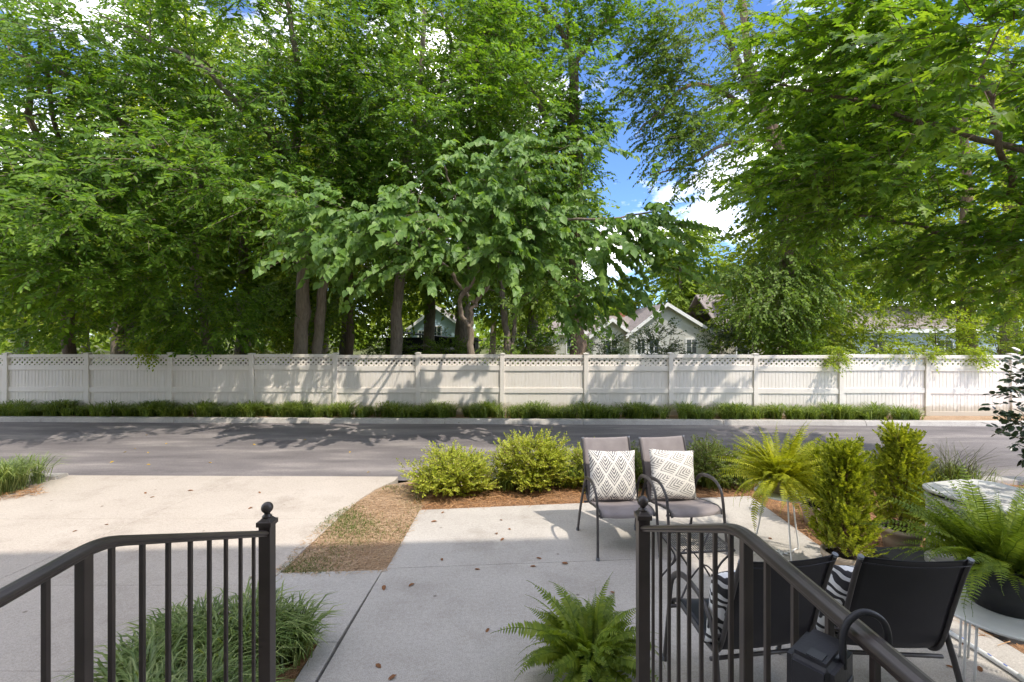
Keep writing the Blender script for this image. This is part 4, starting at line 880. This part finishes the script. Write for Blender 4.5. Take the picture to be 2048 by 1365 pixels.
for px, py in [(293, 871), (250, 905), (270, 898), (296, 906), (224, 925), (297, 930), (737, 945), (333, 888), (508, 890), (610, 880), (420, 926), (880, 915), (700, 905)]:
    fallen(G(px, py, -.06), random.uniform(.06, .10), M['yellow_leaf'], random.uniform(0, 6), 'small yellow leaf fallen on the dark asphalt', 'yellow leaves on the road', -.058)

# ------------------------------------------------------------------ patio shrubs
def abelia(label, px, py, top_z, rx, leaf, seed, flowers=True, n=46):
    x, y = G(px, py); b = bush('abelia_shrub', label, (x, y, top_z * .46), (rx, rx * .62, top_z * .50), n, leaf, .036, 'diamond', seed, n_spray=20, n_leaf=12, length=.15, clump=.18, group='shrubs along the patio', droop=-.25, ldroop=-.15)
    if flowers:
        rng = np.random.default_rng(seed + 9); m_ = 420
        q = norm(rng.normal(size=(m_, 3))); q[:, 2] = np.abs(q[:, 2]) * .9 - .15; P = np.array([0, 0, top_z * .46]) + q * np.array([rx, rx * .62, top_z * .52]) * rng.uniform(.85, 1.08, (m_, 1)); P = P[P[:, 2] > .06]; m_ = len(P)
        f = link('flowers', leaves_mesh('flowers', P, norm(rng.normal(size=(m_, 3)) + [0, 0, .8]), norm(rng.normal(size=(m_, 3))), rng.uniform(.012, .022, m_), 'diamond'), M['flower'], b); f['kind'] = 'stuff'
abelia('low chartreuse abelia shrub at the corner of mulch and turf', 905, 985, .60, .66, M['leaf_abelia'], 601, n=56)
abelia('taller rounded chartreuse abelia shrub beside the low one', 1062, 978, .86, .55, M['leaf_abelia'], 602, n=60)
abelia('small chartreuse abelia peeking out behind a sling chair back', 1172, 972, .55, .34, M['leaf_abelia'], 603, n=26)
abelia('shaded green abelia shrub between the two sling chairs', 1275, 968, .58, .5, M['leaf_abelia_shaded'], 604, n=36)
abelia('flowering shaded green abelia shrub between a sling chair and the fern stand', 1425, 968, .62, .6, M['leaf_abelia_shaded'], 605, n=46)

# ------------------------------------------------------------------ ferns
def frond_mesh(seed, length=.62, arch=1.0, lift=.9, fw=.068):
    rng = np.random.default_rng(seed); n = 30; t = np.linspace(0, 1, n)
    ang = lift - arch * 1.75 * t ** 1.25                     # local pitch along the frond
    ds = length / n; y = np.cumsum(np.cos(ang)) * ds; z = np.cumsum(np.sin(ang)) * ds; x = np.cumsum(rng.normal(size=n) * .12) * ds
    R_ = np.stack([x, y, z], 1); T = norm(np.gradient(R_, axis=0)); s = np.array([1.0, 0, 0]); Nn = norm(np.cross(s[None], T))
    wid = fw * np.sin(np.clip(t * 1.05 + .05, 0, 1) * math.pi) ** .55 * (1 - .5 * t) + .004
    P, D, N, S = [], [], [], []
    for sg in (-1, 1):
        k = slice(2, n); P.append(R_[k]); D.append(norm(s * sg + T[k] * .35 - Nn[k] * .15 + rng.normal(size=(n - 2, 3)) * .08)); N.append(Nn[k] + rng.normal(size=(n - 2, 3)) * .12); S.append(wid[k] * rng.uniform(.85, 1.1, n - 2))
    P, D, N, S = map(np.concatenate, (P, D, N, S)); X = norm(np.cross(D, N)); N = np.cross(X, D)
    tv = np.array([(-.14, 0, 0), (.14, 0, 0), (.16, .55, .03), (.02, 1, -.05), (-.13, .6, .03)])
    V = P[:, None] + S[:, None, None] * (tv[None, :, 0:1] * X[:, None] + tv[None, :, 1:2] * D[:, None] + tv[None, :, 2:3] * N[:, None]); nl = len(P)
    V = V.reshape(-1, 3); Fl = np.arange(nl * 5).reshape(-1, 5)
    V2, F2, _ = tube_np(R_, np.linspace(.0032, .001, n), 4)
    me = np_mesh('frond', np.concatenate([V, V2]), [Fl, F2 + len(V)]); return me
def pot_mesh(r0, r1, h, rim=.02):
    return MB().lathe([(0, 0), (r0, 0), (r0 + (r1 - r0) * .5, h * .5), (r1, h - .05), (r1 + rim * .5, h - .05), (r1 + rim * .5, h), (r1 - .012, h), (r1 - .02, h - .04), (0, h - .04)], 28)
def fern(name, label, loc, pot, pot_mat, n, leaf, seed, length=.62, base_z=None, spread=1.0, arch=(.7, 1.25), lift=(.45, 1.35), fw=.068):
    root = empty(name, loc); tag(root, label, 'potted fern'); r0, r1, h = pot
    p = pot_mesh(r0, r1, h).build('pot', pot_mat, root, True); MB().lathe([(0, h - .039), (r1 - .015, h - .039), (r1 - .03, h - .025), (0, h - .02)], 20).build('soil', M['potting_soil'], p)
    rng = np.random.default_rng(seed); var = [frond_mesh(seed * 20 + k, length, rng.uniform(*arch), lift[0] + (lift[1] - lift[0]) * k / 9, fw) for k in range(10)]
    for me in var: me.materials.append(leaf)
    for k in range(n):
        inner = k % 3 == 0; vi = int(rng.integers(5, 10)) if inner else int(rng.integers(0, 10)); a = k * 2.39996 + rng.normal() * .3; o = link('frond', var[vi], None, root)
        rr = rng.random() ** .5 * r1 * .75; o.location = (rr * math.cos(a), rr * math.sin(a), h - .03); o.rotation_euler = (rng.normal() * .16, rng.normal() * .38, a - math.pi / 2); s_ = rng.uniform(.4, .75) if inner else rng.uniform(.6, 1.12) * (1.22 if rng.random() < .08 else 1); o.scale = (s_, s_, s_)
    # dense short fronds in the heart of the plant
    return root
fern('boston_fern', 'green boston fern at the foot of the steps beside the newel post', (.50, 3.02, 0), (.12, .16, .22), M['black_pot'], 165, M['leaf_fern'], 3, .47, arch=(.5, 1.2), lift=(.2, 1.5))
STAND = (2.84, 4.80)
fern('golden_fern', 'yellow-green fern in full sun on the white wire side table', (STAND[0] - .02, STAND[1], .655), (.085, .11, .16), M['clay_pot'], 300, M['leaf_fern_gold'], 5, .60, arch=(.4, 1.0), lift=(.0, 1.6), fw=.062)
TBL = (3.17, 2.98)
fern('big_fern', 'large shaggy fern in a black pot on the white round table', (TBL[0] + .10, TBL[1] + .06, .505), (.16, .215, .30), M['black_pot'], 250, M['leaf_fern'], 8, .66, arch=(.3, .85), lift=(.3, 1.5))

# ------------------------------------------------------------------ potted cypresses
def cypress(label, loc, h, r, potd, seed):
    rng = np.random.default_rng(seed); root = empty('potted_cypress', loc); tag(root, label, 'potted tree', 'potted cypresses by the patio')
    r0, r1, ph = potd; p = pot_mesh(r0, r1, ph).build('pot', M['clay_pot'], root, True); MB().lathe([(0, ph - .039), (r1 - .015, ph - .039), (0, ph - .02)], 20).build('soil', M['potting_soil'], p)
    W = Wood(); W.limb([(0, 0, ph - .05), (.01, 0, ph + h * .5), (0, 0.01, ph + h * .93)], .018, .004, 6, 4, .004, rng)
    m_ = 760; zz = rng.random(m_) ** .9; a = rng.random(m_) * 6.283
    prof_ = r * (np.clip(1.15 - zz, .05, 1) ** .6) * (.55 + .55 * np.abs(np.sin(zz * (9 + seed % 5) + a * 1.5 + seed))) * np.clip(.6 + zz * 3, 0, 1)
    rr = prof_ * rng.uniform(.25, 1, m_); o = np.stack([np.cos(a), np.sin(a), np.zeros(m_)], 1)
    p0 = o * rr[:, None]; p0[:, 2] = ph + zz * h * .92
    d = norm(o * .55 + np.array([0, 0, .9]) + rng.normal(size=(m_, 3)) * .3); W.twigs(p0 * np.array([.2, .2, 1]) - [0, 0, .04], p0 + d * .06, .003)
    nl = 20; t = np.linspace(.05, 1, nl); L = rng.uniform(.09, .19, m_); s = norm(np.cross(d, o + rng.normal(size=(m_, 3)) * .6)); sg = np.where(np.arange(nl) % 2 == 0, 1, -1) * np.linspace(1.0, .25, nl)
    P = p0[:, None] + d[:, None] * (L[:, None] * t)[..., None]; D = d[:, None] * .7 + s[:, None] * (sg * .8)[None, :, None] + rng.normal(size=(m_, nl, 3)) * .15
    N = norm(np.cross(d, s))[:, None] + rng.normal(size=(m_, nl, 3)) * .3; S = rng.uniform(.020, .040, (m_, nl))
    link('trunk', W.mesh('trunk'), M['stem'], root); f = link('foliage', leaves_mesh('foliage', P.reshape(-1, 3), D.reshape(-1, 3), norm(N.reshape(-1, 3)), S.ravel(), 'diamond'), M['leaf_cypress'], root); f['kind'] = 'stuff'
cypress('broad potted cypress standing on the patio edge just behind the two black chairs', (3.14, 4.30, 0), 1.02, .27, (.13, .18, .26), 701)
cypress('pointed potted cypress next to the air conditioner', (4.20, 4.92, -.02), 1.06, .30, (.14, .19, .26), 702)
cypress('shorter potted cypress in a beige pot set back on the pine straw', (3.74, 5.55, -.02), .62, .20, (.14, .19, .27), 703)

# holly beside the air conditioner
def holly():
    rng = np.random.default_rng(81); root = empty('holly_shrub', (5.25, 3.55, -.02)); tag(root, 'dark glossy-leaved holly shrub reaching in over the air conditioner', 'shrub')
    W = Wood(); b = np.array([5.25, 3.55, 0]); tips = [P3(2077, 745, 3.9), P3(2072, 800, 3.8), P3(2087, 860, 3.9), P3(2062, 880, 3.9), P3(2047, 835, 3.9), P3(2102, 730, 3.9), P3(2117, 790, 3.9), P3(2062, 770, 3.8), P3(2102, 900, 3.8), P3(2142, 820, 3.7), P3(2152, 900, 3.6), P3(2132, 700, 3.9)]
    for k in range(4): W.limb([np.array([.05 * k, .04 * k, 0]), np.array([-.1 + .1 * k, .05, .7]), np.array([-.3 + .2 * k, .15 * math.sin(k), 1.5])], .03, .012, 6, 4, .01, rng)
    cen = np.concatenate([np.array(tips) - b, ellipsoid_points((.1, .1, 1.35), (.55, .5, .75), 26, rng)]); W.reach(cen, rng, .02)
    q = spray_leaves(cen, np.full(len(cen), .10), 7, 9, .22, .062, np.array([0.3, 0, 1.2]), rng, .6, .05, .7, .1)
    W.twigs(q[4], q[5], .0025); link('stem', W.mesh('stem'), M['stem'], root); f = link('foliage', leaves_mesh('foliage', *q[:4], 'oval'), M['leaf_holly'], root); f['kind'] = 'stuff'
holly()

# ------------------------------------------------------------------ sling chairs
def sling_chair(sling):
    root = empty('sling_chair')
    for sg in (-1, 1):
        x = .322 * sg
        pts = smooth_path([(x * 1.03, -.36, 0), (x * 1.0, -.325, .30), (x * .99, -.29, .56), (x, -.24, .66), (x, -.12, .725), (x, .06, .715), (x, .17, .655), (x * 1.0, .24, .53), (x * 1.06, .31, .28), (x * 1.1, .375, 0)], 5)
        MB().tube(pts, .021, 8, .62, (sg, 0, 0)).build('side_frame', M['chair_frame'], root, True)
        for q in (pts[0], pts[-1]): MB().lathe([(0, -.002), (.02, -.002), (.02, .03), (0, .03)], 8, tuple(q)).build('foot_cap', M['cap_plastic'], root)
    rail = smooth_path([(-.33, .415), (-.31, .452), (-.24, .475), (-.05, .452), (.12, .425), (.20, .445), (.255, .54), (.32, .76), (.385, .97), (.425, 1.075)], 5)
    for sg in (-1, 1):
        x = .284 * sg
        r_ = MB().tube([(x, p[0], p[1]) for p in rail], .014, 8).build('sling_rail', M['chair_frame'], root, True)
        p, q = rail[-1], rail[-2]; d = Vector((0, p[0] - q[0], p[1] - q[1])).normalized()
        MB().tube([Vector((x, p[0], p[1])) - d * .004, Vector((x, p[0], p[1])) + d * .012], .0155, 10).build('end_cap', M['cap_plastic'], r_)
    nx = 12; V = []; Fs = []; sag_n = len(rail)
    for i, p in enumerate(rail):
        for k in range(nx + 1):
            u = -1 + 2 * k / nx; sag = .020 * (1 - u * u); t = i / (sag_n - 1); e = .012 * (1 - u * u) if i == sag_n - 1 else 0
            V.append((u * .284, p[0] + (sag if t > .5 else 0), p[1] + .010 - (sag if t <= .5 else 0) - e))
    n1 = nx + 1
    for i in range(sag_n - 1):
        for k in range(nx): Fs.append((i * n1 + k, i * n1 + k + 1, (i + 1) * n1 + k + 1, (i + 1) * n1 + k))
    o = MB().add(V, Fs).build('sling', sling, root, True); sm = o.modifiers.new('solid', 'SOLIDIFY'); sm.thickness = .004
    hem = [(v[0], v[1] + .004, v[2] - .035) for v in V[-n1:]]; MB().tube(hem, .0035, 5).build('hem', sling, o, True)
    for (y, z) in ((-.285, .425), (.20, .40)):
        MB().tube([(-.325, y, z), (.325, y, z)], .012, 8).build('crossbar', M['chair_frame'], root, True)
    for sg in (-1, 1): MB().tube([(.284 * sg, .245, .56), (.325 * sg, .23, .56)], .010, 6).build('bracket', M['chair_frame'], root, True)
    return root
def pillow(name, label, mat, size=.45, thick=.075, ears=.02):
    n = 22; V = []; uv = []; Fs = []; rng = np.random.default_rng(len(label)); ph = rng.random(6) * 6
    for side in (1, -1):
        for j in range(n + 1):
            for i in range(n + 1):
                u, v = i / n * 2 - 1, j / n * 2 - 1
                pinch = 1 - .06 * (1 - u * u) * (abs(v) ** 3) ; pv = 1 - .06 * (1 - v * v) * (abs(u) ** 3)
                t = ((1 - abs(u) ** 2.6) * (1 - abs(v) ** 2.6)) ** .55 * thick
                t += .004 * math.sin(4 * u + 3 * v + ph[0]) * (t / thick) + .003 * math.sin(9 * u * v + 5 * u + ph[1]) * (t / thick)
                V.append((u * size / 2 * pv, -side * t, v * size / 2 * pinch)); uv.append((i / n, j / n))
    m_ = (n + 1) ** 2
    for s_ in (0, 1):
        for j in range(n):
            for i in range(n):
                a = s_ * m_ + j * (n + 1) + i; q = (a, a + 1, a + n + 2, a + n + 1); Fs.append(q if s_ == 0 else q[::-1])
    me = bpy.data.meshes.new(name); me.from_pydata(V, [], Fs); ul = me.uv_layers.new(name='UVMap')
    for lp in me.loops: ul.data[lp.index].uv = uv[lp.vertex_index]
    bm = bmesh.new(); bm.from_mesh(me); bmesh.ops.remove_doubles(bm, verts=bm.verts, dist=1e-5); bm.to_mesh(me); bm.free(); me.update()
    o = link(name, me, mat, None, True); tag(o, label, 'pillow'); return o
GC = 'sling chairs on the patio'
ch = sling_chair(M['sling']); chd = sling_chair(M['sling_dark'])
tag(ch, 'grey sling armchair holding the upright diamond-patterned pillow', 'chair', GC)
chb = copy_tree(ch); tag(chb, 'grey sling armchair holding the tilted chevron-patterned pillow', 'chair', GC)
che = copy_tree(chd)
tag(chd, 'black sling armchair turned away, its back behind the railing balusters', 'chair', GC); tag(che, 'black sling armchair turned away next to the white round table', 'chair', GC)
def place(o, x, y, rz): o.location = (x, y, 0); o.rotation_euler = (0, 0, rz)
CH = {'a': (1.17, 5.05, R(6)), 'b': (1.88, 5.08, R(10)), 'c': (1.46, 2.92, R(180 + 8)), 'd': (2.24, 2.92, R(180 - 4))}
place(ch, *CH['a']); place(chb, *CH['b']); place(chd, *CH['c']); place(che, *CH['d'])
def put_pillow(o, key, lx, tilt, roll, size=.45, dy=0):
    x, y, rz = CH[key]; loc = Matrix.Translation((x, y, 0)) @ Matrix.Rotation(rz, 4, 'Z') @ Vector((lx, .165 + dy, .455 + size * .47))
    o.matrix_world = Matrix.Translation(loc) @ Matrix.Rotation(rz, 4, 'Z') @ Matrix.Rotation(tilt, 4, 'X') @ Matrix.Rotation(roll, 4, 'Y')
put_pillow(pillow('throw_pillow', 'white throw pillow with black diamond-and-arrow pattern, upright on a grey chair', M['pillow_a'], .56, .085), 'a', .0, R(-14), R(2), .53)
put_pillow(pillow('throw_pillow', 'white throw pillow with sideways chevrons, tilted on a grey chair', M['pillow_b'], .56, .085), 'b', .0, R(-16), R(5), .53)
put_pillow(pillow('zebra_pillow', 'zebra-striped pillow on the black chair behind the balusters', M['zebra'], .50, .10), 'c', .07, R(-14), R(3), .48)
put_pillow(pillow('zebra_pillow', 'zebra-striped pillow on the black chair next to the round table', M['zebra'], .50, .10), 'd', .09, R(-14), R(-4), .48)

# ------------------------------------------------------------------ side tables
def wire_stand():
    root = empty('side_table', (STAND[0], STAND[1], 0)); tag(root, 'white three-legged wire side table carrying the golden fern', 'table')
    mb = MB(); rT, z = .25, .645
    t = MB().lathe([(0, z - .004), (rT - .006, z - .004), (rT, z - .012), (rT + .004, z), (rT, z + .008), (0, z)], 40).build('table_top', M['white_metal'], root, True)
    for ring in range(3):
        for k in range(18 + 6 * ring):
            a = 2 * math.pi * k / (18 + 6 * ring); r_ = .10 + .045 * ring
            MB().box(-.014, .014, -.005, .005, 0, .0015).build('slot', M['unit_dark'], t).matrix_local = Matrix.Translation((r_ * math.cos(a), r_ * math.sin(a), z + .0002)) @ Matrix.Rotation(a, 4, 'Z')
    for k in range(3):                       # each bent rod: down, along the floor and up again
        a = k * 2.094 + .35; b = a + 2.094 * .9
        A = (.16 * math.cos(a), .16 * math.sin(a)); B = (.20 * math.cos(b), .20 * math.sin(b)); A2_ = (.25 * math.cos(a), .25 * math.sin(a)); 
        MB().tube(smooth_path([(A[0], A[1], z - .004), (A[0] * .6 + A2_[0] * .4, A[1] * .6 + A2_[1] * .4, .35), (A2_[0], A2_[1], .04), (A2_[0] * .93 + B[0] * .07, A2_[1] * .93 + B[1] * .07, .012), (A2_[0] * .4 - B[0] * .1, A2_[1] * .4 - B[1] * .1, .012), (-A2_[0] * .3, -A2_[1] * .3, .012)], 5), .0075, 8).build('leg', M['white_metal'], root, True)
wire_stand()
def round_table():
    root = empty('round_table', (TBL[0], TBL[1], 0)); tag(root, 'white round metal table with paired rod legs under the big fern', 'table')
    z = .50; MB().lathe([(0, z - .018), (.30, z - .018), (.315, z - .012), (.32, z), (.315, z + .004), (.300, z + .002), (0, z + .001)], 48).build('table_top', M['white_metal'], root, True)
    for k in range(3):
        a = 3.45 + k * 2.094
        for s_ in (-.028, .028):
            c, sn = math.cos(a), math.sin(a); MB().tube([(.25 * c - s_ * sn, .25 * sn + s_ * c, z - .015), (.28 * c - s_ * sn * .9, .28 * sn + s_ * c * .9, 0)], .0075, 8).build('leg', M['white_metal'], root, True)
round_table()
def mesh_table():
    root = empty('mesh_side_table', (1.66, 4.12, 0), R(6)); tag(root, 'small dark wire-mesh side table with bowed legs before the grey chairs', 'table')
    z, hx, hy = .44, .25, .20
    MB().tube([(-hx, -hy, z), (hx, -hy, z), (hx, hy, z), (-hx, hy, z), (-hx, -hy, z), (-hx + .01, -hy, z)], .010, 8).build('rim', M['chair_frame'], root, True)
    mb = MB()
    for k in range(23): x = -hx + 2 * hx * (k + 1) / 24; mb.box(x - .0022, x + .0022, -hy, hy, z - .002, z + .002)
    for k in range(5): y = -hy + 2 * hy * (k + 1) / 6; mb.box(-hx, hx, y - .002, y + .002, z - .0045, z - .0025)
    mb.build('mesh_top', M['chair_frame'], root)
    for sx in (-1, 1):
        for sy in (-1, 1):
            MB().tube(smooth_path([(sx * hx, sy * hy, z), (sx * (hx - .10), sy * (hy - .05), z - .14), (sx * (hx - .12), sy * (hy - .05), z - .24), (sx * (hx + .0), sy * (hy + .0), .01)], 6), .009, 7).build('leg', M['chair_frame'], root, True)
    for sy in (-1, 1): MB().tube(smooth_path([(-hx + .1, sy * (hy - .05), .16), (0, sy * (hy - .05), .30), (hx - .1, sy * (hy - .05), .16)], 7), .007, 6).build('hoop', M['chair_frame'], root, True)
mesh_table()

# ------------------------------------------------------------------ air conditioner, pad, pipe
def air_conditioner():
    root = empty('air_conditioner', (4.50, 4.18, 0), R(14)); tag(root, 'grey louvred air conditioning unit with a slotted flat top', 'air conditioner')
    def rr(h, r, n=6):
        out = []
        for cx, cy, a0 in ((h - r, h - r, 0), (-h + r, h - r, 90), (-h + r, -h + r, 180), (h - r, -h + r, 270)):
            out += [(cx + r * math.cos(R(a0 + 90 * k / n)), cy + r * math.sin(R(a0 + 90 * k / n))) for k in range(n + 1)]
        return out
    z0, z1 = .10, .77
    MB().prism(rr(.38, .10), z0, z1).build('coil', M['unit_dark'], root)
    MB().prism(rr(.43, .17), z0 - .0, z0 + .06).build('base_pan', M['unit_metal'], root, bevel=.006)
    for k in range(23):
        z = z0 + .075 + k * .026; o_ = rr(.425, .17, 4); i_ = rr(.398, .15, 4); n = len(o_)
        vs = [(x, y, z) for x, y in o_] + [(x, y, z + .015) for x, y in i_]
        MB().add(vs + [(x, y, q + .003) for x, y, q in vs], [(i, (i + 1) % n, n + (i + 1) % n, n + i) for i in range(n)] + [(2 * n + i, 3 * n + i, 3 * n + (i + 1) % n, 2 * n + (i + 1) % n) for i in range(n)]).build('louvre', M['unit_metal'], root)
    for sx in (-1, 1):
        for sy in (-1, 1): MB().lathe([(0, z0), (.03, z0), (.03, z1), (0, z1)], 10, (sx * .352, sy * .352, 0)).build('corner_post', M['unit_metal'], root, True)
    MB().prism(rr(.44, .2), z1 - .06, z1 - .01).build('top_band', M['unit_metal'], root, bevel=.006)
    for k in range(44):                      # vent fins between band and lid
        a = 2 * math.pi * k / 44; MB().box(.30, .40, -.005, .005, z1 - .012, z1 + .03).build('fin', M['unit_metal'], root).rotation_euler = (0, 0, a)
    lid = MB().prism(rr(.455, .22), z1 + .03, z1 + .06).build('lid', M['unit_metal'], root, bevel=.010)
    for q in range(5):
        r_ = .10 + .055 * q; pts = [(r_ * math.cos(2 * math.pi * k / 32), r_ * math.sin(2 * math.pi * k / 32), z1 + .064) for k in range(33)]
        MB().tube(pts, .003, 5).build('guard_ring', M['unit_metal'], lid, True)
    pad = MB().box(3.72, 5.0, 3.42, 4.75, -.1, .10).build('equipment_pad', M['pad_plastic'], bevel=.012); tag(pad, 'black plastic pad carrying the air conditioner', 'pad')
    p_ = empty('drain_pipe', (3.42, 2.6, 0)); tag(p_, 'white plastic drain pipe with blue print lying on the patio', 'pipe')
    pl = [(-.02, -.2, .018), (-.015, .3, .018), (-.03, .7, .018), (-.08, 1.15, .018)]
    MB().tube(pl, .017, 12).build('pipe_run', M['pvc'], p_, True); MB().tube([(-.0145, .36, .018), (-.02, .45, .018)], .021, 12).build('coupling', M['pvc'], p_, True)
    for y in (.52, .62, .20, .26, .80): xx = np.interp(y, [.0, .3, .7, 1.15], [-.018, -.015, -.03, -.08]); MB().box(xx - .006, xx + .004, y, y + .025, .0345, .0356).build('print_mark', M['blue_ink'], p_)
air_conditioner()

# ------------------------------------------------------------------ stair railings
def railing(name, label, newel, corner, end_y, bal_y, post_y, ball_z):
    root = empty(name, (newel[0], newel[1], .55)); tag(root, label, 'railing', 'stair railings'); o0 = Vector((newel[0], newel[1], .55))
    (nx_, ny_, nz_), (cx, cy, cz) = newel, corner
    dx = (nx_ - cx) / (ny_ - cy); X = lambda y: cx + (y - cy) * dx
    RZ = lambda y: cz if y <= cy else cz + (nz_ - cz) * (y - cy) / (ny_ - cy)
    loc = lambda x, y, z: Vector((x, y, z)) - o0
    def rail_tube(dz, prof_pts, nm):
        ys = [end_y, cy - .06, cy - .03, cy - .01, cy + .01, cy + .03, cy + .06, ny_ - .020]; V = []; n = len(prof_pts)
        for y in ys:
            zc = RZ(y) if abs(y - cy) >= .06 else (RZ(cy - .06) * (1 - (y - cy + .06) / .12) ** 2 + 2 * (1 - (y - cy + .06) / .12) * ((y - cy + .06) / .12) * cz + ((y - cy + .06) / .12) ** 2 * RZ(cy + .06))
            V += [loc(X(y) + a, y, zc + dz + b) for a, b in prof_pts]
        Fs = [(i * n + k, i * n + (k + 1) % n, (i + 1) * n + (k + 1) % n, (i + 1) * n + k) for i in range(len(ys) - 1) for k in range(n)] + [tuple(range(n - 1, -1, -1)), tuple(range((len(ys) - 1) * n, len(ys) * n))]
        return MB().add(V, Fs).build(nm, M['iron'], root, bevel=.002)
    top = [(a * .64, b * .66) for a, b in [(-.027, -.004), (-.029, .004), (-.024, .013), (-.016, .016), (-.008, .0195), (.008, .0195), (.016, .016), (.024, .013), (.029, .004), (.027, -.004), (.018, -.008), (.018, -.020), (-.018, -.020), (-.018, -.008)]]
    rail_tube(0, top, 'handrail'); rail_tube(-.80, [(-.013, -.013), (.013, -.013), (.013, .013), (-.013, .013)], 'bottom_rail')
    hb = .0055
    for y in bal_y:
        q = RZ(y); c = loc(X(y), y, 0); MB().box(c.x - hb, c.x + hb, c.y - hb, c.y + hb, loc(0, 0, q - .80).z, loc(0, 0, q - .008).z).build('baluster', M['iron'], root, bevel=.0015)
    c = loc(X(post_y), post_y, 0); hp = .0115
    MB().box(c.x - hp, c.x + hp, c.y - hp, c.y + hp, .90 - .55, loc(0, 0, cz - .008).z).build('support_post', M['iron'], root, bevel=.002)
    h2 = .0240; zc = ball_z - .055 - .55
    MB().box(-h2, h2, -h2, h2, 0, zc - .026).build('newel_post', M['iron'], root, bevel=.002)
    MB().box(-.06, .06, -.06, .06, 0, .008).build('base_plate', M['iron'], root, bevel=.002)
    cap = MB().box(-.031, .031, -.031, .031, zc - .026, zc - .006).add([(-.026, -.026, zc - .006), (.026, -.026, zc - .006), (.026, .026, zc - .006), (-.026, .026, zc - .006), (-.014, -.014, zc + .008), (.014, -.014, zc + .008), (.014, .014, zc + .008), (-.014, .014, zc + .008)], [(0, 1, 5, 4), (1, 2, 6, 5), (2, 3, 7, 6), (3, 0, 4, 7), (4, 5, 6, 7)]).build('post_cap', M['iron'], root, bevel=.002)
    pr = [(.0, 0), (.019, 0), (.019, .007), (.012, .012), (.011, .020)] + [(.0235 * math.sin(a), .040 - .0235 * math.cos(a)) for a in np.linspace(.45, math.pi, 12)]
    MB().lathe(pr, 24, (0, 0, zc + .006)).build('finial', M['iron'], cap, True)
LB = [1.78, 1.678, 1.577, 1.476, 1.375, 1.274, 1.173, 1.072, .905, .804, .703, .602, .5]
railing('stair_railing', 'black iron stair railing beside the liriope clump', (-1.022, 1.90, 1.475), (-.940, 1.04, 1.83), -.5, LB, .995, 1.592)
RB = [1.797, 1.705, 1.611, 1.518, 1.426, 1.333, 1.241, 1.15, .985, .888, .79, .69, .59, .49]
railing('stair_railing', 'black iron stair railing with a lockbox hanging beside the black chairs', (.558, 1.94, 1.478), (.553, 1.112, 1.83), -.5, RB, 1.074, 1.604)
def lockbox():
    root = empty('key_lockbox', (.497, .735, 1.70), R(38)); tag(root, 'black key lockbox shackled onto the level part of the handrail', 'lockbox')
    b = bmesh.new(); bmesh.ops.create_cube(b, size=1.0); bmesh.ops.scale(b, vec=(.105, .066, .200), verts=b.verts)
    bmesh.ops.bevel(b, geom=b.edges[:], offset=.011, segments=3, affect='EDGES'); me = bpy.data.meshes.new('body'); b.to_mesh(me); b.free(); link('body', me, M['lockbox'], root)
    MB().box(-.038, .038, -.0355, -.0325, -.08, .055).build('cover', M['unit_dark'], root, bevel=.003); MB().box(-.040, -.018, -.016, .006, .0995, .1015).build('release_tab', M['unit_dark'], root)
    rot = Matrix.Rotation(R(-38), 4, 'Z')
    pts = [rot @ Vector(p) for p in smooth_path([(.022, -.022, .08), (.022, -.022, .13), (.032, -.022, .155), (.056, -.022, .167), (.082, -.022, .155), (.092, -.022, .13), (.090, -.022, .09)], 6)]
    MB().tube(pts, .0052, 10).build('shackle', M['lockbox'], root, True)
lockbox()
